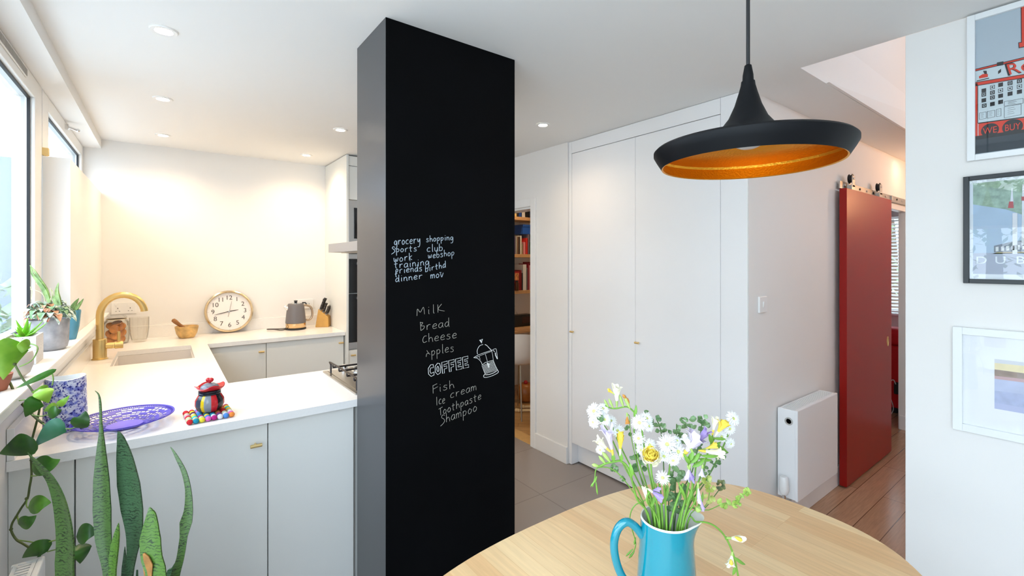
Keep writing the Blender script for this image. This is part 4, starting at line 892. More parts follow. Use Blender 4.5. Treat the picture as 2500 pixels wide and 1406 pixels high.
b = MB(); b.tube([GP + Vector((0, 0, .102)), GP + Vector((0, 0, .107))], .004, 10); b.ball(GP + Vector((-.0045, .003, .114)), .0082); b.ball(GP + Vector((.0045, -.003, .114)), .0082); b.ball(GP + Vector((0, 0, .109)), .0065); b.build('knob', mat('red_glaze', '#C4242C', .15), lid, smooth=60, label='red heart-shaped knob')

# ================================================================== PENDANT, TABLE
PD = Vector((.937, .453, 0)); pn = thing('pendant_lamp', 'wide black pendant lamp with gold inside above the dining table', 'lamp', (PD.x, PD.y, 1.685))
M_pb = mat('pendant_black', '#080A0E', .5, spec=.2)
m = mat('hammered_gold', '#F0AE38', .38, metal=1); nt, bs = nodes(m); t = nt.nodes.new('ShaderNodeTexCoord'); vo = nt.nodes.new('ShaderNodeTexVoronoi'); vo.inputs['Scale'].default_value = 210; bu = nt.nodes.new('ShaderNodeBump'); bu.inputs['Strength'].default_value = .35; bu.inputs['Distance'].default_value = .002
nt.links.new(t.outputs['Object'], vo.inputs[0]); nt.links.new(vo.outputs[0], bu.inputs['Height']); nt.links.new(bu.outputs[0], bs.inputs['Normal'])
b = MB(); b.lathe([(.1655, 1.685), (.176, 1.702), (.1815, 1.712), (.1815, 1.718), (.177, 1.7225), (.14, 1.727), (.10, 1.734), (.072, 1.745), (.052, 1.759), (.036, 1.780), (.025, 1.805), (.0175, 1.83), (.0135, 1.845), (.0125, 1.853), (0, 1.853)], PD, 96, cap=False); b.build('shade', M_pb, pn, smooth=35)
b = MB(); b.lathe([(.1655, 1.685), (.1625, 1.6865), (.1735, 1.703), (.1785, 1.7115), (.176, 1.7165), (.14, 1.722), (.10, 1.729), (.07, 1.740), (.045, 1.752), (.02, 1.755), (0, 1.755)], PD, 96, cap=False); b.build('gold_lining', m, pn, smooth=40, label='hammered gold lining')
b = MB(); b.lathe([(.0105, 1.8525), (.0098, 1.866), (.0065, 1.885), (.004, 1.887), (0, 1.887)], PD, 24); b.build('cord_grip', M_pb, pn, smooth=40)
b = MB(); b.tube([PD + Vector((0, 0, 1.885)), PD + Vector((0, 0, CE - .02))], .0036, 10); b.build('cord', M_gasket, pn, smooth=40)
b = MB(); b.lathe([(.05, CE - .0005), (.05, CE - .02), (.045, CE - .025), (0, CE - .025)], PD, 32); b.build('ceiling_rose', M_pb, pn, smooth=40)
b = MB(); b.lathe([(0, 1.7185), (.014, 1.719), (.022, 1.7225), (.024, 1.730), (.016, 1.748), (.010, 1.756)], PD, 28); b.build('bulb', mat('frosted_bulb', '#B8BCBE', .35), pn, smooth=60)
TC = Vector((.88, .58, 0)); TA, TB_, TN, TZ = .672, .421, 2.6, .75
tb = thing('dining_table', 'oval light wood butcher block dining table with the turquoise jug', 'table', TC)
poly = []
for k in range(120):
    q = 2 * PI * k / 120; c_, s_ = math.cos(q), math.sin(q)
    poly.append((TC.x + TA * math.copysign(abs(c_) ** (2 / TN), c_), TC.y + TB_ * math.copysign(abs(s_) ** (2 / TN), s_)))
b = MB(); b.prism(poly, 2, TZ - .025, TZ); b.build('tabletop', M_table, tb, bevel=.004, seg=3)
b = MB(); b.box(TC.x - .45, TC.x + .45, TC.y - .26, TC.y - .24, TZ - .10, TZ - .0255); b.box(TC.x - .45, TC.x + .45, TC.y + .24, TC.y + .26, TZ - .10, TZ - .0255); b.box(TC.x - .45, TC.x - .43, TC.y - .24, TC.y + .24, TZ - .10, TZ - .0255); b.box(TC.x + .43, TC.x + .45, TC.y - .24, TC.y + .24, TZ - .10, TZ - .0255); b.build('apron', M_table, tb)
for sx_ in (-1, 1):
    for sy_ in (-1, 1):
        b = MB(); p = TC + Vector((sx_ * .42, sy_ * .23, 0)); b.tube([p, p + Vector((0, 0, TZ - .0255))], [.018, .027], 16); b.build('leg', M_table, tb, smooth=50)

# ================================================================== PICTURES ON THE RIGHT WALL  (plane x = 2.32, facing -x; y runs down to the right)
XW = 2.32; XP = 2.302
def pic(label, u0, v0, v1, width, fw, mframe, mprint, glass=True, depth=.022, inset=0):
    y0 = PX(u0, 640, XW - depth).y; zt = PX(u0, v0, XW - depth).z; zb = PX(u0, v1, XW - depth).z; y1 = y0 - width
    p = thing('framed_picture', label, 'picture', (XW, (y0 + y1) / 2, zb))
    b = MB(); X0, X1 = XW - depth, XW - .0008
    for q in ((y0 - fw, y0, zb, zt), (y1, y1 + fw, zb, zt), (y1 + fw, y0 - fw, zt - fw, zt), (y1 + fw, y0 - fw, zb, zb + fw)): b.box(X0, X1, *q)
    b.build('frame', mframe, p, bevel=.0015)
    b = MB(); b.box(XW - .010, XW - .002, y1 + fw, y0 - fw, zb + fw, zt - fw); b.build('backing', mprint, p)
    if glass:
        b = MB(); b.box(XW - .0145, XW - .0130, y1 + fw + .0003, y0 - fw - .0003, zb + fw + .0003, zt - fw - .0003); b.build('glass', MATS['picture_glass'], p)
    return p, y0 - fw, y1 + fw, zb + fw, zt - fw
pane_mat('picture_glass', (1, 1, 1), 1.3)
def wallpoly(b, pts, x, th=.0006): b.prism([(p[0], p[1]) for p in pts], 0, x - th, x)
M_fw = mat('frame_white', '#EEF1F2', .4); M_fb = mat('frame_black', '#23282C', .4)
XQ = XW - .0102
def Q(u, v): p = PX(u, v, XQ); return (p.y, p.z)
# shop poster
pg, a, c_, zb, zt = pic('large white framed shop poster in red and black, topmost on the right wall', 2360, 41, 394, .43, .021, M_fw, mat('poster_sky', '#B4C2CC', .6))
M_pr = mat('poster_red', '#DD3B22', .6); M_pk = mat('poster_black', '#1B1D22', .6); M_pw = mat('poster_pale', '#CCDADF', .6); M_pd = mat('poster_slate', '#2E3A44', .6); M_pm = mat('poster_maroon', '#8F2A22', .6)
y_l = a; y_r = c_
def yz(u, v): return Q(u, v)
def band(b, vL, vR, vL2, vR2, x=XQ, uL=None, uR=2500):
    # a band running across the print; rows given at the left edge (u 2380) and at u 2500
    def at(vl, vr):
        z0 = PX(2380, vl, XQ); z1 = PX(2500, vr, XQ); s_ = (z1.z - z0.z) / (z1.y - z0.y)
        return z0, s_
    p0, s0 = at(vL, vR); p1, s1 = at(vL2, vR2); yl = p0.y if uL is None else PX(uL, 640, XQ).y; yr = c_ if uR == 2500 else PX(uR, 640, XQ).y
    wallpoly(b, [(yl, p0.z + s0 * (yl - p0.y)), (yr, p0.z + s0 * (yr - p0.y)), (yr, p1.z + s1 * (yr - p1.y)), (yl, p1.z + s1 * (yl - p1.y))], x)
b = MB(); b.m = 0; band(b, 170, 142, 376, 356); wallpoly(b, [(yz(2380, 170)[0], zb), (c_, zb), (c_, zb + .25), (yz(2380, 170)[0], zb + .25)], XQ) if False else None
b.m = 1; band(b, 170, 141, 174, 145, XQ - .0007); band(b, 202, 182, 210, 190, XQ - .0007); band(b, 204, 194, 333, 316, XQ - .0007, 2380, 2387); band(b, 303, 288, 333, 316, XQ - .0007, 2389)
b.m = 2; band(b, 336, 317, 376, 360, XQ - .0008)
b.m = 3; band(b, 301, 285, 303.5, 287.5, XQ - .0012, 2388); band(b, 333, 316, 342, 324, XQ - .0012); band(b, 169, 139.5, 170.5, 141, XQ - .0012); band(b, 173.5, 144.5, 175, 146, XQ - .0012); band(b, 201, 181, 202.5, 182.5, XQ - .0012); band(b, 209.5, 189.5, 211, 191, XQ - .0012)
band(b, 210, 202, 302, 286, XQ - .0012, 2386.5, 2388)
b.build('shop_front_print', [M_pw, M_pm, M_pd, M_pk], pg) if False else b.build('shop_front_print', [M_pw, M_pr, M_pd, M_pk], pg)
b = MB(); cards = MB(); dots = MB()
rows = [((2402, 221), (2423, 213), (2443, 207), (2466, 203), (2489, 198)), ((2402, 231), (2423, 226), (2443, 221), (2466, 216), (2489, 211)), ((2402, 245), (2423, 238), (2443, 234), (2466, 229), (2489, 224)), ((2403, 258), (2423, 254), (2443, 249))]
for r_ in rows:
    for (u, v) in r_:
        y, z = yz(u, v); wallpoly(cards, [(y + .0057, z + .0068), (y - .0057, z + .0068), (y - .0057, z - .0068), (y + .0057, z - .0068)], XQ - .0008)
        if (u + v) % 3 != 1:
            k = .55 if (u + v) % 2 else .75; wallpoly(dots, [(y + .0057 * k, z + .0068 * k), (y - .0057 * k, z + .0068 * k), (y - .0057 * k, z - .0068 * k), (y + .0057 * k, z - .0068 * k)], XQ - .0015)
            wallpoly(cards, [(y + .002, z + .0024), (y - .002, z + .0024), (y - .002, z - .0024), (y + .002, z - .0024)], XQ - .0019)
cards.build('hanging_cards', M_pk, pg); dots.build('card_faces', M_pw, pg)
b = MB()
for q in (((2391, 276), (2408, 273), (2408, 289), (2391, 292)), ((2411, 272), (2429, 269), (2429, 285), (2411, 289)), ((2433, 267), (2444, 265), (2444, 283), (2433, 285)), ((2452, 261), (2493, 254), (2493, 280), (2452, 288)), ((2452, 248), (2498, 240), (2498, 252), (2452, 259))):
    P = [yz(*p) for p in q]
    for i in range(4):
        p, r_ = P[i], P[(i + 1) % 4]; b.tube([(XQ - .0009, *p), (XQ - .0009, *r_)], .0005, 4)
    for k in range(1, 5):
        f = k / 5.5; b.tube([(XQ - .0009, P[0][0] + (P[1][0] - P[0][0]) * .2, P[0][1] + (P[3][1] - P[0][1]) * f), (XQ - .0009, P[0][0] + (P[1][0] - P[0][0]) * (.55 + .06 * (k % 3)), P[1][1] + (P[2][1] - P[1][1]) * f)], .0004, 4)
b.build('price_lists', M_pk, pg)
def wtext(b, body, uc, vc, h, slope, x, sx_=1.0, shear=0):
    vs, fs = text_mesh(body, 1.0, .0003 / h); P = PX(uc, vc, XQ)
    b.add([(x - v.z * h, P.y - v.x * h * sx_ - shear * v.y * h, P.z + v.y * h + v.x * h * sx_ * slope) for v in vs], fs)
b = MB()
for uc, vc, rw, rh in ((2417, 318, 21, 21), (2472, 310, 23, 23)):
    P = PX(uc, vc, XQ); ry = rw * .00105; rz = rh * .00150 * .75; wallpoly(b, [(P.y + ry * math.cos(q), P.z + rz * math.sin(q)) for q in [k * PI / 14 for k in range(28)]], XQ - .0018)
b.build('sign_ovals', M_pk, pg)
b = MB(); wtext(b, 'WE', 2417, 319, .032, 0, XQ - .0022, .72); wtext(b, 'BUY', 2472, 311, .032, 0, XQ - .0022, .62); b.build('lettering', M_pr, pg, label='red hand lettered words WE and BUY')
b = MB(); wtext(b, 'Re', 2487, 166, .064, 0, XQ - .0016, .95, -.2); b.build('letter_outline', M_pk, pg)
b = MB(); wtext(b, 'Re', 2487, 166, .054, 0, XQ - .0021, .95, -.2); b.build('lettering', M_pr, pg, label='red letters Re')
b = MB(); b.m = 0
wallpoly(b, [yz(2492, 18), yz(2510, 12), yz(2510, 106), yz(2493, 106)], XQ - .0009); wallpoly(b, [yz(2486, 104), yz(2520, 98), yz(2520, 112), yz(2487, 118)], XQ - .0011)
b.m = 1; wallpoly(b, [yz(2494, 16), yz(2511, 10), yz(2511, 104), yz(2495, 104)], XQ - .0014); wallpoly(b, [yz(2488, 105.5), yz(2520, 100), yz(2520, 110), yz(2489, 116)], XQ - .0016)
b.build('big_letter', [M_pk, M_pr], pg)
b = MB(); b.m = 0; wallpoly(b, [yz(2434, 153), yz(2450, 150), yz(2450, 159), yz(2434, 162)], XQ - .0015); wallpoly(b, [yz(2437, 174), yz(2444, 168), yz(2444, 176), yz(2437, 181)], XQ - .001)
wallpoly(b, [yz(2385, 197), yz(2415, 190), yz(2415, 192), yz(2385, 199)], XQ - .0012); wallpoly(b, [yz(2400, 173), yz(2409, 173), yz(2410, 186), yz(2405, 184)], XQ - .0012)
b.m = 1; wallpoly(b, [yz(2390, 187), yz(2400, 181), yz(2412, 181), yz(2412, 188), yz(2391, 192)], XQ - .0016); b.build('small_emblems', [M_pk, M_pr], pg)
# harbour print, black frame
pg, a, c_, zb, zt = pic('black framed travel print with pale letters and striped chimneys on the right wall', 2351, 432, 691, .33, .0155, M_fb, mat('print_mount', '#E3EBF2', .7))
b = MB(); b.m = 0; ml = .009
wallpoly(b, [(a - ml, zb + .018), (c_ + ml, zb + .018), (c_ + ml, zt - .01), (a - ml, zt - .01)], XQ)
b.m = 1; wallpoly(b, [(a - ml, zb + .018), (c_ + ml, zb + .018), (c_ + ml, zb + .092), (a - ml, zb + .092)], XQ - .0006)
b.m = 2; wallpoly(b, [yz(2422, 620), yz(2470, 604), (c_ + ml, yz(2470, 604)[1] + .02), (c_ + ml, zb + .093), yz(2424, 620)], XQ - .0006)
b.m = 3; wallpoly(b, [yz(2427, 600), yz(2470, 590), (c_ + .06, yz(2470, 590)[1] + .02), (c_ + .06, yz(2470, 614)[1]), yz(2427, 616)], XQ - .0012)
b.m = 4
for k in range(6): u = 2431 + k * 13; wallpoly(b, [yz(u, 603 - k), yz(u + 7, 602 - k), yz(u + 7, 613 - k), yz(u, 614 - k)], XQ - .0018)
wallpoly(b, [yz(2472, 520), yz(2484, 520), yz(2484, 620), yz(2472, 620)], XQ - .0018); wallpoly(b, [yz(2496, 450), yz(2506, 450), yz(2506, 600), yz(2494, 600)], XQ - .0018); wallpoly(b, [yz(2470, 459), yz(2472, 459), yz(2475, 500), yz(2466, 500)], XQ - .0018)
b.m = 5; wallpoly(b, [yz(2464, 492), yz(2474, 492), yz(2475, 508), yz(2461, 508)], XQ - .0022); wallpoly(b, [yz(2494, 480), yz(2506, 480), yz(2506, 490), yz(2494, 490)], XQ - .0022)
b.m = 6; wallpoly(b, [(a - ml, zt - .01), (c_ + ml, zt - .01), (c_ + ml, zt - .17), (a - .16, zt - .15), (a - .09, zt - .11), (a - ml, zt - .085)], XQ - .0006)  # garden trees mirrored in the glass, painted onto the print as pale green
b.build('print', [mat('print_sky', '#A9C0D6', .6), mat('print_band', '#A8B2C4', .6), mat('print_ochre', '#CDB98C', .6), mat('print_grey', '#7C8694', .6), mat('print_white', '#D5DAE0', .6), mat('print_red', '#B05048', .6), mat('print_tree_reflection', '#93AC98', .6, vary=.25, scale=60)], pg)
b = MB()
zc = PX(2396, 636, XQ).z
for k, L in enumerate('DUBLIN'):
    vs, fs = text_mesh(L, .048, .0003); y = a - .030 - k * .0465
    b.add([(XQ - .0012 - v.z, y - v.x * .85, zc + v.y * .75) for v in vs], fs)
b.build('lettering', mat('print_letters', '#DCE6EE', .6), pg, label='pale spaced capitals DUBLIN')
# seascape, white frame
pg, a, c_, zb, zt = pic('white framed little seascape with a wide white mount, lowest on the right wall', 2325, 797, 1047, .52, .026, M_fw, mat('mount_white', '#F0F2F6', .8))
pa = PX(2428, 640, XQ).y; z1 = PX(2428, 876, XQ).z; z0 = PX(2428, 997, XQ).z; pb_ = pa - .20; H_ = z1 - z0
b = MB()
def strip(i, f0, f1, g0, g1): b.m = i; wallpoly(b, [(pa, z0 + H_ * f0), (pb_, z0 + H_ * g0), (pb_, z0 + H_ * g1), (pa, z0 + H_ * f1)], XQ)
strip(0, .92, 1, .95, 1); strip(1, .79, .92, .78, .95); strip(2, .66, .79, .70, .78); strip(3, .60, .66, .62, .70); strip(4, .36, .60, .40, .62); strip(5, .12, .36, .10, .40); strip(6, 0, .12, 0, .10)
b.build('painting', [mat('paint_sky', '#D2D4DA', .6), mat('paint_glow', '#EBDDB0', .6, vary=.06, scale=30), mat('paint_hill', '#A08E84', .6, vary=.15, scale=40), mat('paint_rose', '#C8A8AE', .6), mat('paint_water', '#BCC6E2', .6, vary=.06, scale=30), mat('paint_water_mid', '#ADB8D8', .6, vary=.1, scale=40), mat('paint_water_low', '#B8C0E0', .6)], pg)

# ================================================================== PLANTS
SL = 1.1255          # sill top
RIGHT = Vector((CS, -SN, 0)); FWD = Vector((SN, CS, 0)); UP = Vector((0, 0, 1))
def leafmat(name, dark, light, scale=60, thr=.5, stripes=False, rough=.38):
    m = mat(name, light, rough); nt, bs = nodes(m); t = nt.nodes.new('ShaderNodeTexCoord'); r = nt.nodes.new('ShaderNodeValToRGB')
    r.color_ramp.elements[0].color = (*srgb(dark), 1); r.color_ramp.elements[1].color = (*srgb(light), 1)
    if stripes:
        w = nt.nodes.new('ShaderNodeTexWave'); w.bands_direction = 'Z'; w.inputs['Scale'].default_value = 46; w.inputs['Distortion'].default_value = 10; w.inputs['Detail'].default_value = 4; w.inputs['Detail Scale'].default_value = 2.0
        nt.links.new(t.outputs['Object'], w.inputs[0]); n_ = nt.nodes.new('ShaderNodeTexNoise'); n_.inputs['Scale'].default_value = 55; n_.inputs['Detail'].default_value = 3; nt.links.new(t.outputs['Object'], n_.inputs[0]); a_ = nt.nodes.new('ShaderNodeMath'); a_.operation = 'MULTIPLY_ADD'; a_.inputs[1].default_value = 1.3; nt.links.new(n_.outputs[0], a_.inputs[0]); nt.links.new(w.outputs[0], a_.inputs[2]); nt.links.new(a_.outputs[0], r.inputs[0]); r.color_ramp.elements[0].position = .55; r.color_ramp.elements[1].position = 1.0
    else:
        n = nt.nodes.new('ShaderNodeTexNoise'); n.inputs['Scale'].default_value = scale; n.inputs['Detail'].default_value = 3
        nt.links.new(t.outputs['Object'], n.inputs[0]); nt.links.new(n.outputs[0], r.inputs[0]); r.color_ramp.elements[0].position = thr - .12; r.color_ramp.elements[1].position = thr + .15
    nt.links.new(r.outputs[0], bs.inputs['Base Color']); return m
M_snake = leafmat('snake_leaf', '#17280F', '#425E2B', stripes=True)
M_snake2 = leafmat('snake_leaf_bright', '#1E3610', '#4A6E22', stripes=True)
M_snake3 = leafmat('snake_leaf_dark', '#1A2F1C', '#385638', stripes=True)
M_poth = leafmat('pothos_leaf', '#2F6B1C', '#4E8E2C', 18)
M_pothb = leafmat('pothos_bright', '#6FA52A', '#9CCB45', 14)
M_pothd = leafmat('pothos_dark', '#1E4A16', '#3E7520', 14)
M_pothv = leafmat('pothos_marbled', '#2E6418', '#5E9A2C', 20)
M_potht = leafmat('pothos_sheen', '#3E8A5E', '#6FB09A', 10, rough=.25)
M_vine = mat('vine_stem', '#4C5A2A', .6, vary=.3, scale=40)
M_vineg = mat('petiole_green', '#7FA04A', .5)
# snake plant
SP = Vector((-.085, 1.315, 0)); sp = thing('snake_plant', 'tall snake plant with banded upright leaves in front of the peninsula', 'plant', SP)
b = MB(); b.lathe([(0, 0), (.11, 0), (.115, .01), (.15, .36), (.155, .38), (.145, .385), (.138, .36), (.12, .34), (0, .34)], SP, 40); b.build('pot', mat('grey_planter', '#8C8C8C', .7), sp, smooth=40)
b = MB(); b.lathe([(0, .34), (.137, .345), (.0, .352)], SP, 32); b.build('soil', M_soil, sp)
LV = [
 (M_snake, .97, [(68, 1105, 1), (80, 1118, 4), (97, 1136, 9), (126, 1168, 14), (148, 1214, 21), (161, 1270, 26), (167, 1330, 29), (166, 1406, 30), (190, 1560, 26), (235, 1720, 18), (262, 1830, 13)]),
 (M_snake, 1.0, [(232, 954, .6), (241, 963, 1.6), (245, 985, 2.6), (246.5, 1026, 2.8), (248, 1062, 5), (248.5, 1101, 9.5), (250, 1170, 16.5), (252, 1242, 19), (255, 1314, 17), (262, 1368, 12), (266, 1410, 10), (272, 1560, 13), (278, 1720, 14), (282, 1830, 11)]),
 (M_snake3, 1.03, [(288, 1053, .8), (293, 1062, 6), (299, 1080, 12), (308, 1120, 22), (318, 1180, 30), (326, 1242, 29), (330, 1300, 21), (324, 1350, 13), (317, 1410, 9), (312, 1560, 14), (304, 1720, 15), (298, 1830, 12)]),
 (M_snake2, .95, [(365, 1238, .8), (368, 1247, 6), (371, 1262, 12), (370, 1314, 23), (374, 1361, 23), (385, 1410, 22), (378, 1560, 20), (345, 1720, 16), (318, 1830, 12)]),
 (M_snake, .99, [(416, 1091, .6), (424, 1102, 2), (433, 1118, 3.5), (450, 1152, 5), (460, 1195, 6), (461, 1242, 9), (455, 1274, 13), (449, 1310, 8), (441, 1361, 8), (427, 1410, 10), (400, 1540, 12), (360, 1700, 12), (328, 1830, 10)]),
 (M_snake2, .98, [(290, 1276, .6), (287, 1303, 7), (283, 1332, 11), (279, 1368, 11.5), (277, 1410, 10), (280, 1560, 10), (286, 1830, 8)]),
 (M_snake3, 1.06, [(305, 1334, .5), (305, 1368, 4), (304, 1410, 6), (300, 1600, 8), (300, 1820, 7)]),
 (M_snake3, 1.04, [(335, 1393, .5), (335, 1410, 2.5), (330, 1600, 6), (312, 1820, 6)]),
 (M_snake3, 1.07, [(433, 1366, .6), (424, 1388, 5), (413, 1412, 9), (380, 1600, 11), (320, 1820, 8)])]
for i, (m, t, L) in enumerate(LV):
    b = MB(); pts = [PT(u, v, t + .0) for u, v, w in L]; ws = [w * t / FPX for u, v, w in L]
    sp_pts = spline(pts, 3); sw = interp(ws, 3)
    ang = (-.25, .2, -.1, .15, .3, -.2, .1, 0, .2)[i]; sd = RIGHT * math.cos(ang) + FWD * math.sin(ang)
    b.blade(sp_pts, sw, sd, .0016, -.22 if i != 2 else -.15)
    b.build('leaf', m, sp, smooth=60)
b = MB(); b.blade([PT(u, v, .944) for u, v in ((349, 1352), (356, 1362), (361, 1380), (362, 1412))], [.004, .007, .010, .007], RIGHT, .001, 0); b.build('brown_scar', mat('brown_scar', '#9A6A34', .8, vary=.3, scale=60), sp, smooth=60, label='dry brown torn edge of a leaf')

# pothos trailing over the sill
PB = Vector((-.395, 1.93, SL)); po = thing('trailing_pothos', 'trailing pothos vine in a small terracotta pot hanging down past the worktop', 'plant', PB)
b = MB(); b.lathe([(0, 0), (.036, 0), (.045, .03), (.048, .045), (.044, .046), (.04, .035), (0, .033)], PB, 32); b.build('pot', mat('terracotta', '#A8634A', .75, vary=.1, scale=20), po, smooth=40)
b = MB(); b.lathe([(0, .034), (.041, .036), (0, .039)], PB, 24); b.build('soil', M_soil, po)
def pt_(L, t0, t1): n = len(L); return spline([PT(u, v, t0 + (t1 - t0) * i / (n - 1)) for i, (u, v) in enumerate(L)], 4)
b = MB()
b.tube([PB + Vector((.0, 0, .036)), PB + Vector((.02, 0, .075))] + pt_([(2, 905), (14, 920), (25, 936), (36, 961), (47, 978), (63, 996), (78, 1011), (90, 1022), (104, 1033)], 1.36, 1.25), .0032, 8)
b.tube(pt_([(36, 889), (45, 906), (58, 928), (70, 942), (82, 958), (90, 969), (97, 990), (92, 1020), (81, 1062), (76, 1085), (76, 1123), (77, 1159), (72, 1190), (67, 1217), (52, 1240), (40, 1260), (30, 1277), (27, 1292), (32, 1306), (42, 1319), (56, 1327), (70, 1336)], 1.30, 1.22), .0026, 8)
b.tube([PB + Vector((-.01, 0, .036)), PB + Vector((.0, .02, .085)), PT(20, 870, 1.42), PT(36, 889, 1.30)], .0026, 8)
for k, (u, v) in enumerate(((47, 978), (77, 1123), (65, 1217), (40, 1262), (27, 1292), (36, 889), (90, 969))): b.ball(PT(u, v, 1.25 if k else 1.28), .0042, seg=8, rings=5)
b.build('vine', M_vine, po, smooth=60)
b = MB()
for L in ([(75, 839), (90, 845), (91, 857), (76, 881), (48, 895)], [(128, 913), (130, 927), (127, 941)], [(90, 969), (98, 971), (103, 975)], [(47, 978), (70, 974), (90, 969)], [(140, 987), (143, 994), (120, 1003)], [(78, 1013), (100, 1016), (118, 1012)], [(158, 1046), (170, 1047), (184, 1043)], [(76, 1162), (90, 1161), (103, 1156)], [(67, 1217), (64, 1232), (68, 1240)], [(42, 1258), (44, 1268), (46, 1279)], [(40, 1318), (70, 1322), (100, 1326), (138, 1318)], [(116, 1347), (126, 1344), (138, 1341)], [(104, 1033), (120, 1043), (150, 1046)]):
    b.tube(pt_(L, 1.25, 1.24), .0016, 6)
b.build('petioles', M_vineg, po, smooth=60)
PL = [  # material, depth, base, mid offset, tip, half width px, yaw of the blade
 (M_pothb, 1.25, (47, 834), (24, 866), (8, 927), 27, .5), (M_pothb, 1.26, (75, 839), (60, 846), (54, 862), 10, .8), (M_poth, 1.25, (138, 901), (88, 925), (38, 948), 6.5, .4), (M_pothb, 1.25, (97, 950), (110, 962), (119, 984), 17, .3),
 (M_pothb, 1.27, (118, 942), (100, 953), (76, 958), 8, .5),
 (M_poth, 1.24, (98, 975), (82, 990), (62, 1018), 18, .4), (M_pothb, 1.25, (140, 990), (152, 982), (170, 965), 7.5, .3), (M_pothb, 1.27, (140, 992), (125, 996), (106, 1004), 10, .3), (M_pothd, 1.24, (116, 1006), (132, 1006), (151, 1000), 14, .2),
 (M_potht, 1.22, (158, 1033), (128, 1052), (84, 1090), 21, .3), (M_pothd, 1.21, (182, 1043), (198, 1028), (209, 1003), 17, .4), (M_pothd, 1.20, (84, 1072), (46, 1092), (-2, 1108), 27, .2), (M_pothv, 1.23, (72, 1094), (82, 1099), (93, 1095), 10, .3),
 (M_pothv, 1.24, (78, 1133), (110, 1136), (147, 1121), 21, .3), (M_pothv, 1.23, (68, 1240), (94, 1230), (125, 1227), 19, .3), (M_pothv, 1.23, (45, 1280), (64, 1275), (89, 1258), 15.5, .3), (M_pothd, 1.24, (117, 1345), (88, 1342), (54, 1362), 20, .3),
 (M_pothd, 1.23, (186, 1310), (208, 1302), (238, 1301), 21, .3), (M_pothd, 1.24, (192, 1328), (203, 1348), (196, 1376), 17, .5)]
SH = [max(.02, math.sin(PI * (k / 15) ** .62) ** .8) for k in range(16)]
for m, t, p0, p1, p2, hw, yw in PL:
    q = []
    for k in range(16):
        f = k / 15; a, c, d = (1 - f) ** 2, 2 * f * (1 - f), f * f
        mx_, my_ = 2 * p1[0] - .5 * p0[0] - .5 * p2[0], 2 * p1[1] - .5 * p0[1] - .5 * p2[1]
        q.append(PT(a * p0[0] + c * mx_ + d * p2[0], a * p0[1] + c * my_ + d * p2[1], t - .012 * math.sin(PI * f)))
    d = (q[-1] - q[0]).normalized(); vd = ray(100, 1050).normalized(); sd = d.cross(vd).normalized(); sd = sd * math.cos(yw) + vd * math.sin(yw)
    b = MB(); b.blade(q, [hw * t / FPX * s / math.cos(yw) * 1.05 for s in SH], sd, .0006, .18); b.build('leaf', m, po, smooth=60)

# cream pot
CP = Vector((-.386, 2.10, SL)); c = thing('cream_pot', 'round cream plant pot on the sill behind the pothos leaf', 'plant', CP)
b = MB(); b.lathe([(0, 0), (.03, 0), (.046, .014), (.054, .04), (.053, .072), (.050, .082), (.046, .082), (.048, .06), (0, .058)], CP, 36); b.build('pot', mat('cream_ceramic', '#E4DACE', .6, vary=.05, scale=12), c, smooth=50)
b = MB(); b.lathe([(0, .06), (.047, .061), (0, .066)], CP, 24); b.build('soil', M_soil, c)
b = MB()
for k in range(7):
    a = k * 2.4; p = CP + Vector((.012 * math.cos(a), .012 * math.sin(a), .064)); d = Vector((math.cos(a) * .6, math.sin(a) * .6, .8)); b.blade([p, p + d * .02, p + d * .038], [.003, .009, .001], d.cross(UP), .0006, .3)
b.build('foliage', M_poth, c, smooth=60)
# terrazzo planter
TPX = Vector((-.408, 2.40, SL)); c = thing('terrazzo_planter', 'square speckled planter with a bright green succulent on the sill', 'plant', TPX)
m = mat('terrazzo', '#DAD8D6', .6); nt, bs = nodes(m); t = nt.nodes.new('ShaderNodeTexCoord'); vo = nt.nodes.new('ShaderNodeTexVoronoi'); vo.inputs['Scale'].default_value = 190; r = nt.nodes.new('ShaderNodeValToRGB')
r.color_ramp.elements[0].position = .16; r.color_ramp.elements[1].position = .2; r.color_ramp.elements[0].color = (*srgb('#6E6E72'), 1); r.color_ramp.elements[1].color = (*srgb('#DCD9D6'), 1)
nt.links.new(t.outputs['Object'], vo.inputs[0]); nt.links.new(vo.outputs[0], r.inputs[0]); nt.links.new(r.outputs[0], bs.inputs['Base Color'])
x0, x1, y0, y1, h = -.452, -.364, 2.337, 2.463, .1
b = MB(); w = .009
for q in ((x0, x1, y0, y0 + w, SL, SL + h), (x0, x1, y1 - w, y1, SL, SL + h), (x0, x0 + w, y0 + w, y1 - w, SL, SL + h), (x1 - w, x1, y0 + w, y1 - w, SL, SL + h), (x0 + w, x1 - w, y0 + w, y1 - w, SL, SL + .012)): b.box(*q)
b.build('pot', m, c)
b = MB(); b.box(x0 + w, x1 - w, y0 + w, y1 - w, SL + .012, SL + h - .014); b.build('soil', M_soil, c)
for k in range(13):
    a = k * 2.4 + .3; rr_ = .012 + .05 * (k / 12); p = Vector((-.405, 2.41, SL + h - .014)); el = 1.25 - .085 * k
    d = Vector((math.cos(a) * math.cos(el), math.sin(a) * math.cos(el), math.sin(el))); L = .055 + .012 * (k % 3); sd = d.cross(UP).normalized()
    if d.x < -.5: L *= .6
    b = MB(); b.blade([p, p + d * L * .4, p + d * L * .8 + UP * .003, p + d * L + UP * .008], [.006, .0085, .004, .0006], sd, .0018, .35); b.build('leaf', mat('succulent_green', '#7CC22E', .35, vary=.15, scale=30), c, smooth=60)
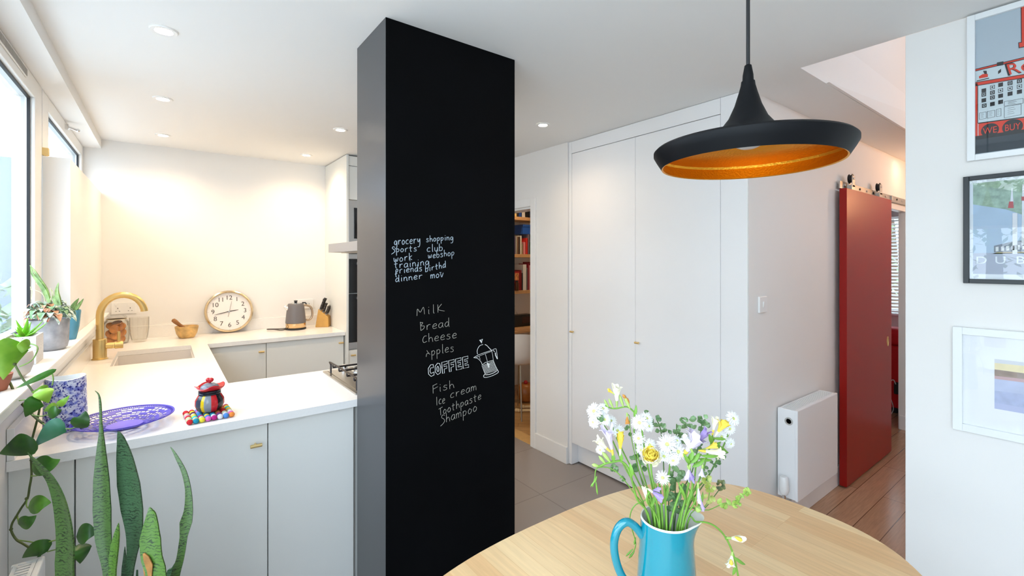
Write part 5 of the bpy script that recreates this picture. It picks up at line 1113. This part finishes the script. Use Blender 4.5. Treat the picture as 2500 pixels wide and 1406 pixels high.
# grey pot with peperomia
GPX = Vector((-.386, 2.70, SL)); c = thing('grey_pot', 'grey cement pot with a silvery peperomia and long aloe leaves on the sill', 'plant', GPX)
b = MB(); b.lathe([(0, 0), (.05, 0), (.060, .010), (.064, .03), (.067, .122), (.066, .128), (.060, .128), (.058, .11), (0, .108)], GPX, 48); b.build('pot', mat('cement_grey', '#ACAAAC', .8, vary=.25, scale=26, bump=.2, bscale=40), c, smooth=40)
b = MB(); b.lathe([(0, .109), (.059, .112), (0, .118)], GPX, 24); b.build('soil', M_soil, c)
M_pep = leafmat('peperomia_leaf', '#7C967C', '#DCE4D8', 90, .46); M_pep2 = leafmat('peperomia_green', '#5A8450', '#A6C696', 60, .5); M_dry = leafmat('dry_leaf', '#9A5A3A', '#D9A27C', 60)
rn = random.Random(5); fol = [MB(), MB(), MB()]
for k in range(150):
    a = rn.uniform(0, 2 * PI); rr_ = rn.random() ** .42 * .066; base = GPX + Vector((rr_ * math.cos(a), rr_ * math.sin(a), .116 + .058 * (1 - (rr_ / .066) ** 2) + rn.uniform(0, .02)))
    d = Vector((math.cos(a), math.sin(a), rn.uniform(-.1, 1.1))).normalized(); L = rn.uniform(.028, .046); w_ = L * .30
    sd = d.cross(UP).normalized(); dn = Vector((0, 0, -L * .3))
    dr_ = rn.uniform(.35, .95) * (.45 + .55 * rr_ / .066); P = [base, base + d * L * .3 + UP * .006, base + d * L * .62 + UP * (.007 - L * .22 * dr_), base + d * L * .85 - UP * L * .8 * dr_]
    if min(p.x for p in P) < -.448: continue
    i = 2 if (rn.random() < .5 and math.cos(a - 4.2) > .45) else (0 if rn.random() < .6 else 1)
    fol[i].blade(spline(P, 2), [.002, w_ * .75, w_, w_ * 1.02, w_ * .85, w_ * .5, .0008], sd, .0006, .22)
fol[0].build('foliage', M_pep, c, smooth=60); fol[1].build('foliage', M_pep2, c, smooth=60); fol[2].build('dry_foliage', M_dry, c, smooth=60, label='dry brown leaves')
M_aloe = leafmat('aloe_leaf', '#5E783A', '#90A862', 40)
GT = 1.88
for L, ws, m in (([(122, 738), (112, 712), (97, 690), (80, 668), (75, 647)], [.006, .009, .0075, .005, .001], M_aloe), ([(124, 736), (114, 706), (97, 680), (84, 660), (73, 648)], [.004, .006, .0055, .004, .001], M_aloe), ([(147, 745), (143, 728), (140, 710), (143, 690)], [.009, .010, .007, .001], M_aloe),
                 ([(140, 742), (134, 728), (130, 722)], [.008, .008, .002], M_aloe)):
    pts = [PT(u, v, GT) for u, v in L]; 
    b = MB(); b.blade(spline(pts, 3), interp(ws, 3), RIGHT, .003, .3); b.build('aloe_leaf', m, c, smooth=60)
b = MB()
for L in ([(122, 738), (126, 722), (124, 706)], [(110, 736), (106, 720), (92, 710), (74, 706)], [(76, 730), (78, 712), (74, 700)], [(120, 735), (130, 716), (122, 704)]): b.tube(pt_(L, 1.88, 1.86), .0012, 6)
b.build('flower_spikes', mat('spike_cream', '#D8DCA8', .6), c, smooth=60)
# blue pot with aloe
BPX = Vector((-.352, 3.0, SL)); c = thing('blue_pot', 'tapered blue glazed pot with two aloe leaves, at the far end of the sill', 'plant', BPX)
b = MB(); b.lathe([(0, 0), (.019, 0), (.021, .006), (.031, .06), (.037, .13), (.037, .138), (.034, .138), (.032, .12), (0, .118)], BPX, 40); b.build('pot', mat('blue_glaze', '#5594AA', .25, vary=.12, scale=8), c, smooth=45)
b = MB(); b.lathe([(0, .119), (.032, .122), (0, .126)], BPX, 24); b.build('soil', M_soil, c)
for L, ws in (([(172, 762), (180, 748), (186, 738), (193, 728)], [.008, .010, .007, .001]), ([(180, 764), (188, 752), (197, 740), (204, 729)], [.007, .009, .006, .001])):
    b = MB(); b.blade(spline([PT(u, v, 2.19) for u, v in L], 3), interp(ws, 3), RIGHT, .003, .3); b.build('aloe_leaf', M_aloe, c, smooth=60)
b = MB(); b.tube([(-.4545, 3.03, 1.62), (-.4545, 3.03, 1.61), ], .002, 6)

# ================================================================== JUG AND FLOWERS
JT = .95
jc = PT(1627, 1262, JT); JG = Vector((jc.x, jc.y, TZ + .0005)); jg = thing('flower_jug', 'glossy turquoise jug holding the bunch of flowers on the table', 'jug', JG)
JH = .214; spout = RIGHT; sa = math.atan2(RIGHT.y, RIGHT.x)
M_teal = mat('turquoise_glaze', '#0A869C', .12, coat=.6); M_cream = mat('cream_glaze', '#E8E6E0', .2)
def wj(r, h, q, i):
    k = max(0, math.cos(q - sa)) ** 8 * max(0, (h - .172) / .042) ** 1.6
    return r + .026 * k, h + .003 * k - .006 * (.5 - .5 * math.cos(q - sa)) * 0
b = MB(); b.lathe([(0, 0), (.056, 0), (.0605, .004), (.0615, .02), (.060, .06), (.0565, .12), (.053, .172), (.0525, .184), (.052, .194), (.0517, .203), (.0515, JH - .004)], JG, 64, wob=wj, cap=False); b.build('body', M_teal, jg, smooth=50)
b = MB(); b.lathe([(.0516, JH - .004), (.0505, JH), (.0485, JH - .001), (.0488, .203), (.049, .194), (.0493, .184), (.0497, .172), (.053, .12), (.057, .02), (.052, .008), (0, .008)], JG, 64, wob=wj, cap=False); b.build('inner_wall', M_cream, jg, smooth=50, label='cream glazed rim and inside')
b = MB(); h0 = -RIGHT
H = [(.050, .176), (.066, .196), (.083, .204), (.100, .190), (.108, .160), (.104, .125), (.092, .093), (.074, .070), (.055, .062)]
pts = spline([JG + h0 * x + UP * z for x, z in H], 4); st_ = len(b.v)
b.tube(pts, .0085, 12)
b.build('handle', M_teal, jg, smooth=60)
MS = mat('flower_stem_green', '#6E9E3A', .5, vary=.15, scale=30); MSd = mat('flower_stem_dark', '#4A6E34', .55, vary=.2, scale=30)
M_wp = mat('white_petal', '#F2F4F2', .6, sss=.1); M_yc = mat('daisy_eye', '#C9CF7A', .7, vary=.2, scale=200); M_yp = mat('yellow_petal', '#EFD350', .55, vary=.1, scale=60); M_lp = mat('lilac_petal', '#D6CBE4', .55, vary=.12, scale=60); M_pp = mat('purple_petal', '#A48FC6', .55, vary=.2, scale=60)
M_cp = mat('cream_petal', '#F0ECD0', .55, vary=.06, scale=60); M_bud = mat('bud_green', '#A6C46A', .5, vary=.15, scale=40); M_fl = leafmat('flower_leaf', '#466A3C', '#7E9E6C', 60); M_dryp = mat('dry_petal', '#C98A3C', .7, vary=.3, scale=60)
def FP(u, v, t=JT): return PT(u, v, t)
MOUTH = JG + UP * (JH - .03)
class Stem:
    def __init__(s, label, pts, t=JT, r=.0016, m=None, cat='flower', name='cut_flower', group='flowers in the turquoise jug', mouth=True, roff=(0, 0)):
        P = [FP(u, v, t) for u, v in pts]
        if mouth:
            e = P[-1]; h_ = Vector((e.x - JG.x, e.y - JG.y, 0)); h_ *= min(1, .041 / max(h_.length, 1e-6)); e = JG + h_ + UP * (JH - .002); P[-1] = e
            inn = JG + RIGHT * (.55 * (e - JG).dot(RIGHT)) + FWD * (.3 * (e - JG).dot(FWD) + roff[1]) + UP * .03
            k = JG + RIGHT * (max(-.036, min(.036, (e - JG).dot(RIGHT)))) + FWD * max(-.03, min(.03, (e - JG).dot(FWD))) + UP * (JH - .01)
            P = P + [inn]
        s.root = thing(name, label, cat, P[-1], group); s.P = P
        b = MB(); b.tube(spline(P, 5), r, 7); b.build('stem', m or MS, s.root, smooth=60)
    def tubes(s, Ls, t=JT, r=.0011, m=None):
        b = MB()
        for L in Ls: b.tube(spline([FP(u, v, t) for u, v in L], 3), r, 6)
        b.build('side_stem', m or MS, s.root, smooth=60)
    def daisy(s, u, v, rpx, t=JT, n=36, tilt=(0, 0), seed=0):
        c = FP(u, v, t); R = rpx * t / FPX; rn = random.Random(seed + int(u)); N = (-ray(u, v).normalized() + RIGHT * tilt[0] + UP * tilt[1]).normalized()
        A = N.cross(UP).normalized(); B = A.cross(N); b = MB()
        for ring, (f, h) in enumerate(((1, .1), (.8, .3), (.55, .45))):
            nn = n - ring * 9
            for k in range(nn):
                a = 2 * PI * k / nn + rn.uniform(-.1, .1) + ring * .1; d = A * math.cos(a) + B * math.sin(a); L = R * f * rn.uniform(.85, 1.08)
                b.blade([c + d * R * .12 + N * R * .05, c + d * L * .6 + N * R * h, c + d * L + N * R * (h - .05)], [R * .035, R * .068, R * .022], d.cross(N), .0003, .12)
        b.build('petals', M_wp, s.root)
        b = MB(); b.ball(c + N * R * .12, R * .26, 1, 1, .8, 10, 6); b.build('eye', M_yc, s.root, smooth=80)
        b = MB(); b.lathe([(.0012, -R * .35), (R * .16, -R * .2), (R * .22, 0), (0, R * .02)], c, 10, axis=N); b.build('calyx', MSd, s.root, smooth=60)
        return c
    def freesia(s, p0, p1, wpx, m, t=JT, n=6, open_=1.0, throat=None, name='petals'):
        a = FP(*p0, t); e = FP(*p1, t); d = e - a; L = d.length; d.normalize(); W_ = wpx * t / FPX; A = d.cross(-ray(*p0)).normalized(); B = d.cross(A); b = MB(); rn = random.Random(int(p0[0] * 7 + p1[1]))
        for k in range(n):
            q = 2 * PI * k / n + .3; o = A * math.cos(q) + B * math.sin(q); sd = d.cross(o)
            j = rn.uniform(.82, 1.12); sp = open_ * rn.uniform(.75, 1.3); tw = sd * W_ * rn.uniform(-.2, .2)
            b.blade([a + o * .0010, a + d * L * .25 * j + o * W_ * .13, a + d * L * .5 * j + o * W_ * .30, a + d * L * .76 * j + o * W_ * .58 * sp + tw * .5, a + d * L * .94 * j + o * W_ * .92 * sp + tw, a + d * L * (1.0 - .05 * sp) * j + o * W_ * 1.22 * sp + tw * 1.6], [.0012, W_ * .17, W_ * .34, W_ * .52, W_ * .36, W_ * .05], sd, .0004, rn.uniform(-.5, -.15))
        b.build(name, m, s.root, smooth=60)
        b = MB(); b.tube([a - d * .004, a, a + d * L * .22], [.0012, .0022, W_ * .26], 8); b.build('calyx', throat or M_bud, s.root, smooth=60)
    def buds(s, L, t=JT, m=None):
        for (u0, v0, u1, v1, w) in L:
            a, e = FP(u0, v0, t), FP(u1, v1, t); R = w * t / FPX; b = MB(); b.tube([a, a + (e - a) * .3, a + (e - a) * .7, e], [R * .35, R * .8, R, R * .2], 8); b.build('bud', m or M_bud, s.root, smooth=60)
    def leaves(s, L, t=JT, m=None, name='leaf'):
        for (u0, v0, u1, v1, w) in L:
            a, e = FP(u0, v0, t), FP(u1, v1, t); d = e - a; sd = d.cross(ray(u0, v0)).normalized() * .85 + FWD * .45; W_ = w * t / FPX; dl = -FWD * d.length * .12
            b = MB(); b.blade([a, a + d * .14 + dl * .35, a + d * .3 + dl * .6, a + d * .5 + dl * .9, a + d * .7 + dl * .95, a + d * .88 + dl * .5, e], [W_ * .2, W_ * .72, W_, W_ * 1.02, W_ * .8, W_ * .42, W_ * .05], sd, .0004, .2); b.build(name, m or M_fl, s.root, smooth=60)
# freesias
s = Stem('white freesia spray arching to the left over the pale bouquet, highest of all', [(1478, 990), (1490, 996), (1505, 997), (1530, 993), (1545, 1003), (1551, 1016), (1548, 1050), (1556, 1110), (1580, 1190), (1600, 1255)], .965)
s.freesia((1506, 990), (1505, 938), 13, M_cp, .965, open_=.9); s.freesia((1500, 962), (1484, 951), 5, M_yp, .965, name='yellow_lip'); s.buds([(1486, 996, 1475, 975, 3.2), (1497, 996, 1486, 973, 3.4), (1522, 993, 1512, 963, 4), (1538, 998, 1524, 966, 4.5)], .965, M_bud); s.buds([(1530, 975, 1520, 963, 4), (1536, 985, 1528, 970, 4)], .965, M_dryp); s.leaves([(1548, 1018, 1553, 988, 4)], .965, MS)
s = Stem('lilac white freesia spray with yellow throats at the left of the bouquet', [(1447, 1135), (1462, 1138), (1480, 1131), (1500, 1127), (1516, 1126), (1533, 1142), (1545, 1180), (1556, 1220), (1574, 1255)], .93, .0022)
s.freesia((1497, 1112), (1481, 1042), 14, M_lp, .93, open_=1.05, throat=M_yp); s.freesia((1487, 1100), (1456, 1070), 12, M_cp, .93, open_=.9, throat=M_yp); s.freesia((1514, 1108), (1515, 1052), 12, M_yp, .93, open_=.75, throat=M_cp)
s.buds([(1478, 1131, 1462, 1113, 4.5), (1490, 1128, 1470, 1103, 5), (1462, 1138, 1445, 1134, 4.5)], .93); s.leaves([(1497, 1127, 1496, 1105, 5), (1516, 1126, 1515, 1104, 5), (1541, 1165, 1538, 1130, 6)], .93, MS)
s = Stem('thin green stem with hanging pods at the left edge of the bouquet', [(1447, 1188), (1452, 1168), (1459, 1142), (1500, 1148), (1545, 1200), (1585, 1250)], .94, .0011); s.buds([(1457, 1162, 1452, 1178, 2.6), (1454, 1172, 1442, 1188, 2.6), (1455, 1176, 1459, 1208, 2.4)], .94, MS)
s = Stem('yellow double freesia low in the middle of the bouquet', [(1590, 1122), (1590, 1150), (1598, 1200), (1608, 1260)], .91, .0018)
c0 = FP(1590, 1118, .905); N0 = (-ray(1590, 1118).normalized() + UP * .7).normalized(); A0 = N0.cross(UP).normalized(); B0 = A0.cross(N0); rn_ = random.Random(4)
for mm_, lst in ((M_yp, range(0, 30)), (M_cp, range(30, 46))):
    b = MB()
    for k in lst:
        th = rn_.uniform(0, 1.25) if k < 30 else rn_.uniform(1.0, 1.7); ph = k * 2.4; d = N0 * math.cos(th) + (A0 * math.cos(ph) + B0 * math.sin(ph)) * math.sin(th); R0 = .0185 * rn_.uniform(.85, 1.08); sd = d.cross(N0 + A0 * .01).normalized(); cu = N0 * R0 * .35
        b.blade([c0 + d * R0 * .15, c0 + d * R0 * .6 - cu * .3, c0 + d * R0 * .95, c0 + d * R0 * 1.0 + cu], [.002, .0058, .0066, .003], sd, .0005, .35)
    b.build('petals', mm_, s.root, smooth=60)
b = MB(); b.lathe([(.0016, -.012), (.006, -.006), (.010, .004), (0, .006)], c0 - N0 * .004, 12, axis=N0); b.build('calyx', M_bud, s.root, smooth=60)
s = Stem('big lilac and yellow freesia bloom at the right of the bouquet', [(1668, 1112), (1680, 1125), (1684, 1160), (1675, 1210), (1660, 1262)], .92, .0022)
s.freesia((1668, 1112), (1706, 1062), 24, M_lp, .92, open_=1.0, throat=M_yp); s.freesia((1690, 1102), (1672, 1065), 14, M_wp, .915, open_=.7); s.freesia((1692, 1090), (1728, 1050), 13, M_pp, .925, open_=.9, name='purple_petals'); s.leaves([(1680, 1125, 1692, 1100, 6), (1684, 1130, 1708, 1104, 6), (1684, 1135, 1668, 1106, 5), (1690, 1140, 1722, 1118, 5)], .915, MS)
s = Stem('cream freesia bloom reaching right with a yellow lip', [(1712, 1108), (1700, 1130), (1694, 1180), (1670, 1262)], .925); s.freesia((1710, 1100), (1764, 1108), 13, M_cp, .925, open_=.9, throat=M_yp); s.freesia((1715, 1098), (1752, 1085), 8, M_yp, .93, name='yellow_lip'); s.leaves([(1712, 1112, 1754, 1112, 4), (1706, 1120, 1738, 1122, 4)], .92, MS)
s = Stem('yellow and white freesia bloom, highest at the right of the bouquet', [(1745, 1068), (1730, 1100), (1712, 1160), (1680, 1262)], .955, .0018); s.freesia((1748, 1062), (1772, 1026), 15, M_yp, .955, open_=.85, throat=M_cp); s.freesia((1740, 1058), (1748, 1018), 10, M_cp, .96, open_=.9, throat=M_yp); s.buds([(1742, 1070, 1772, 1072, 4), (1738, 1078, 1778, 1105, 4), (1735, 1085, 1740, 1062, 4)], .95, MS); s.leaves([(1738, 1085, 1730, 1058, 5), (1732, 1092, 1760, 1078, 5)], .95, MS)
s = Stem('drooping freesia stem with two cream blooms hanging right of the jug', [(1802, 1406), (1797, 1380), (1790, 1352), (1774, 1316), (1755, 1292), (1730, 1277), (1700, 1274), (1680, 1270)], .93, .0018); s.freesia((1776, 1313), (1816, 1316), 12, M_cp, .93, open_=.55); s.buds([(1795, 1311, 1813, 1320, 5)], .926, M_yp); s.freesia((1788, 1348), (1783, 1384), 12, M_cp, .93, open_=.7, throat=M_bud); s.buds([(1784, 1366, 1786, 1380, 5)], .922, M_yp); s.leaves([(1792, 1360, 1820, 1378, 4), (1796, 1382, 1788, 1404, 4), (1770, 1310, 1778, 1318, 4)], .93, MS)
# white asters
s = Stem('white aster with two stacked blooms at the far left of the bouquet', [(1462, 1022), (1488, 1060), (1520, 1130), (1580, 1255)], .96); s.daisy(1452, 1004, 21, .955, tilt=(-.5, .2)); s.daisy(1472, 998, 15, .965, tilt=(.2, .4)); s.daisy(1450, 1030, 16, .96, tilt=(-.7, -.2)); s.daisy(1476, 1024, 16, .955, tilt=(.1, 0)); s.leaves([(1466, 1030, 1470, 1012, 6), (1466, 1025, 1452, 1012, 5)], .95)
s = Stem('small white aster beside the lilac freesia at the left', [(1492, 1032), (1510, 1080), (1560, 1180), (1592, 1255)], .97); s.daisy(1490, 1028, 17, .97, tilt=(.4, .5)); s.daisy(1508, 1052, 17, .97, tilt=(0, .4)); s.daisy(1466, 1098, 12, .95, tilt=(-.3, -.2))
s = Stem('white aster above the yellow bloom, in the middle of the bouquet', [(1566, 1036), (1574, 1100), (1590, 1180), (1606, 1255)], .95); s.daisy(1562, 1032, 21, .945, tilt=(-.2, .1)); s.daisy(1578, 1022, 17, .955, tilt=(.4, .5)); s.daisy(1583, 1040, 14, .95, tilt=(.5, 0))
s = Stem('lower white aster cluster left of centre in the bouquet', [(1560, 1075), (1576, 1120), (1600, 1220), (1612, 1258)], .96); s.daisy(1560, 1070, 17, .955, tilt=(-.3, 0)); s.daisy(1587, 1086, 15, .95); s.daisy(1566, 1098, 14, .955, tilt=(-.3, -.3))
s = Stem('largest white aster cluster in the centre of the bouquet', [(1640, 1096), (1634, 1150), (1625, 1210), (1625, 1260)], .93, .0018); s.daisy(1629, 1084, 24, .92, 30); s.daisy(1654, 1102, 22, .925, 30, tilt=(.4, -.1)); s.daisy(1622, 1112, 17, .925, tilt=(-.2, -.4)); s.daisy(1643, 1122, 17, .92, tilt=(.1, -.5)); s.daisy(1652, 1076, 13, .935, tilt=(.5, .3))
s = Stem('single small white daisy low in the middle of the bouquet', [(1618, 1168), (1622, 1200), (1628, 1260)], .905); s.daisy(1618, 1166, 18, .90, 24)
s = Stem('white aster at the right edge of the bouquet', [(1788, 1030), (1770, 1080), (1730, 1160), (1690, 1262)], .98); s.daisy(1788, 1022, 19, .98, tilt=(.6, .1)); s.daisy(1780, 1046, 16, .975, tilt=(.5, -.2)); s.daisy(1782, 1082, 14, .975, tilt=(.6, -.4)); s.daisy(1762, 1066, 14, .975)
# faded purple flowers
s = Stem('wilted purple flower low at the left over the jug rim', [(1604, 1212), (1588, 1200), (1580, 1225), (1596, 1262)], .895); s.freesia((1586, 1196), (1616, 1218), 11, M_pp, .895, open_=1.0, throat=M_cp); s.freesia((1580, 1225), (1572, 1186), 9, M_cp, .90, open_=.5); s.freesia((1588, 1198), (1612, 1194), 7, M_pp, .90)
s = Stem('wilted lilac flower in the right half of the bouquet', [(1682, 1152), (1690, 1190), (1668, 1262)], .91); s.freesia((1684, 1138), (1676, 1172), 9, M_lp, .905, open_=.9); s.freesia((1680, 1140), (1692, 1174), 7, M_pp, .905); s.freesia((1715, 1138), (1712, 1164), 8, M_lp, .91)
s = Stem('drooping lilac flower above the jug spout', [(1702, 1186), (1698, 1222), (1682, 1264)], .905); s.freesia((1704, 1182), (1708, 1226), 8, M_lp, .90, open_=.6); s.freesia((1710, 1214), (1716, 1246), 6, M_pp, .90, open_=.8); s.buds([(1702, 1250, 1708, 1236, 8)], .90, M_bud)
s = Stem('small dry orange flower hanging at the upper left of the bouquet', [(1532, 1012), (1537, 1018), (1540, 1060), (1560, 1150), (1596, 1255)], .97, .0009); s.freesia((1531, 1012), (1532, 1034), 7, M_dryp, .97, open_=.7)
# foliage sprigs
def sprig(label, L, lv, t, r=.0012, m=None, ms=None):
    s = Stem(label, L, t, r, ms or MSd, 'foliage', 'leafy_sprig', 'leafy sprigs in the turquoise jug'); rn = random.Random(int(L[0][0]))
    out = []
    for (u, v, n, sp, w) in lv:
        for k in range(int(n * 1.9)):
            a = rn.uniform(0, 2 * PI); q = rn.uniform(.2, 1) * sp; x, y = u + q * math.cos(a) * .6, v + q * math.sin(a) * .6; out.append((x, y, x + sp * .8 * math.cos(a + rn.uniform(-.6, .6)), y + sp * .8 * math.sin(a + rn.uniform(-.6, .6)), w))
    s.leaves(out, t, m); return s
sprig('dark leafy sprig behind the middle asters, leaning left', [(1602, 1022), (1612, 1045), (1618, 1090), (1622, 1180), (1626, 1258)], [(1601, 1026, 4, 13, 6), (1614, 1045, 4, 13, 6), (1628, 1058, 2, 10, 6), (1580, 1010, 2, 9, 5)], .985)
sprig('round leaved green sprig upright in the middle of the bouquet', [(1652, 1035), (1650, 1090), (1640, 1180), (1632, 1258)], [(1652, 1046, 4, 11, 6), (1665, 1068, 5, 14, 7), (1678, 1046, 2, 12, 7)], .99)
sprig('green sprig with curled tip at the upper right of the bouquet', [(1714, 1020), (1710, 1060), (1690, 1150), (1655, 1258)], [(1714, 1024, 4, 12, 6), (1720, 1040, 4, 13, 6), (1690, 1032, 3, 14, 7), (1670, 1026, 4, 9, 6), (1700, 1090, 4, 14, 6)], .985)
sprig('shaded leafy sprig low between the flower stems', [(1650, 1170), (1648, 1210), (1645, 1260)], [(1650, 1160, 5, 20, 8), (1655, 1185, 5, 18, 8), (1640, 1225, 7, 20, 9), (1655, 1235, 6, 18, 8)], .955)
sprig('grey green sprig at the left behind the yellow bloom', [(1552, 1110), (1560, 1150), (1580, 1210), (1606, 1260)], [(1548, 1108, 3, 12, 8), (1534, 1050, 2, 12, 5), (1560, 1140, 3, 16, 7), (1500, 1142, 6, 10, 5), (1520, 1168, 3, 8, 4)], .975)
sprig('drying brown tipped sprig at the right edge of the bouquet', [(1778, 1104), (1755, 1120), (1720, 1180), (1690, 1262)], [(1768, 1108, 4, 12, 4), (1745, 1128, 4, 12, 4), (1725, 1150, 4, 12, 4)], .955)
sprig('dark dried seed head sprig low at the right above the table', [(1762, 1186), (1745, 1210), (1715, 1245), (1690, 1266)], [(1760, 1184, 9, 11, 5)], .965, .0009, leafmat('dried_head', '#3E4A2C', '#7C8450', 60))
sprig('pale green curled sprig reaching furthest right above the table', [(1828, 1198), (1810, 1212), (1798, 1232), (1770, 1228), (1730, 1245), (1695, 1268)], [(1824, 1200, 7, 9, 5), (1806, 1214, 5, 8, 5), (1798, 1232, 6, 10, 5), (1768, 1228, 3, 14, 9)], .965, .0010, leafmat('lime_leaf', '#7CA03A', '#B4CC6C', 60), MS)
sprig('yellow green sprig right of the faded lilac flowers', [(1726, 1168), (1732, 1200), (1722, 1235), (1695, 1264)], [(1726, 1172, 5, 11, 6), (1734, 1190, 4, 11, 6), (1731, 1215, 3, 12, 8)], .935, .0010, leafmat('olive_leaf', '#8A9A3C', '#BCC274', 60), MS)
for k, (u, v, t) in enumerate(((1580, 1190, .93), (1610, 1180, .925), (1668, 1180, .915), (1694, 1195, .925))):
    L = Stem('bare green stem in the %s of the bunch, without a bloom' % ('left', 'middle left', 'middle right', 'right')[k], [(u, v), (1600 + 18 * k, 1258)], t, .0022, cat='stem', name='green_shoot', group='cut stems in the jug'); L.leaves([(u + 5, v + 40, u - 14, v - 6, 4), (u + 8, v + 50, u + 22, v + 4, 4)], t, MS)
s = Stem('thin stem hanging behind the jug handle', [(1536, 1362), (1545, 1350), (1552, 1330), (1549, 1312), (1541, 1285), (1538, 1262), (1545, 1240), (1562, 1228), (1580, 1240)], 1.0, .0012, cat='stem', name='green_shoot'); s.buds([(1549, 1345, 1536, 1362, 3), (1545, 1340, 1528, 1358, 2.4), (1552, 1312, 1548, 1330, 2.6)], 1.0, MS)

# ================================================================== GARDEN OUTSIDE
S('wall_garden', mat('garden_render', '#7C8894', .9), (-4.0, -.62, 9.0, 9.2, -.05, 2.9))
S('trim_7', mat('pale_fence', '#C4CBD4', .8), (-2.6, -2.5, 4.6, 9.0, -.05, 1.95))
def bush(label, name, x, y, h, r, n, seed, dark, light, cat):
    t = thing(name, label, cat, (x, y, -.05)); rn = random.Random(seed)
    b = MB(); b.tube([(x, y, -.05), (x + .05, y, h * .4), (x, y + .05, h * .75)], [r * .07, r * .05, r * .02], 10); b.build('trunk', mat('bark', '#5A4636', .9), t, smooth=60)
    b = MB()
    for k in range(n):
        d = Vector((rn.gauss(0, 1), rn.gauss(0, 1), rn.gauss(0, 1))).normalized() * r * rn.random() ** .4; c_ = Vector((x, y, h * .62)) + Vector((d.x, d.y, d.z * h * .42 / r))
        o = Vector((rn.gauss(0, 1), rn.gauss(0, 1), rn.gauss(0, 1))).normalized(); q = o.cross(UP).normalized(); L = .10 + .1 * rn.random()
        b.add([c_ - o * L / 2, c_ + q * L * .3, c_ + o * L / 2, c_ - q * L * .3], [(0, 1, 2, 3)])
    b.build('crown', leafmat(name + '_' + dark, dark, light, 3), t)
bush('broad green tree in the garden beyond the patio', 'garden_tree', -7.5, 1.4, 4.6, 2.0, 1500, 1, '#3F6B2E', '#86A84E', 'tree')
bush('yellow green tree in the garden left of the patio', 'garden_tree', -7.0, -2.6, 4.2, 1.8, 1200, 2, '#6C8A2E', '#B4C45A', 'tree')
bush('dense green tree in the garden by the pale fence', 'garden_tree', -7.0, 5.0, 4.4, 1.9, 1200, 3, '#3A6236', '#78A060', 'tree')
bush('low pale shrub outside the kitchen window', 'garden_shrub', -1.05, 5.3, 1.35, .45, 500, 4, '#6C8A64', '#9CB090', 'shrub')
pr = thing('parasol', 'slate blue garden parasol on the patio', 'parasol', (-3.4, 1.3, -.05))
b = MB(); b.cyl((-3.4, 1.3, -.05), (-3.4, 1.3, 2.5), .025); b.build('pole', mat('parasol_pole', '#5A646E', .5), pr, smooth=40)
b = MB(); b.lathe([(1.3, 2.0), (.9, 2.2), (.05, 2.5), (0, 2.51), (.05, 2.48), (.9, 2.18), (1.29, 1.985), (1.3, 2.0)], (-3.4, 1.3, 0), 8); b.build('canopy', mat('parasol_cloth', '#4A6480', .8), pr)
b = MB(); b.lathe([(0, 0), (.25, 0), (.25, .06), (.04, .09), (0, .09)], (-3.4, 1.3, -.05), 24); b.build('base', M_dark, pr)
# trees beyond the front window
bush('street tree seen through the venetian blind', 'street_tree', 10.0, 2.4, 4.0, 1.7, 900, 6, '#4A6C40', '#9AB088', 'tree')
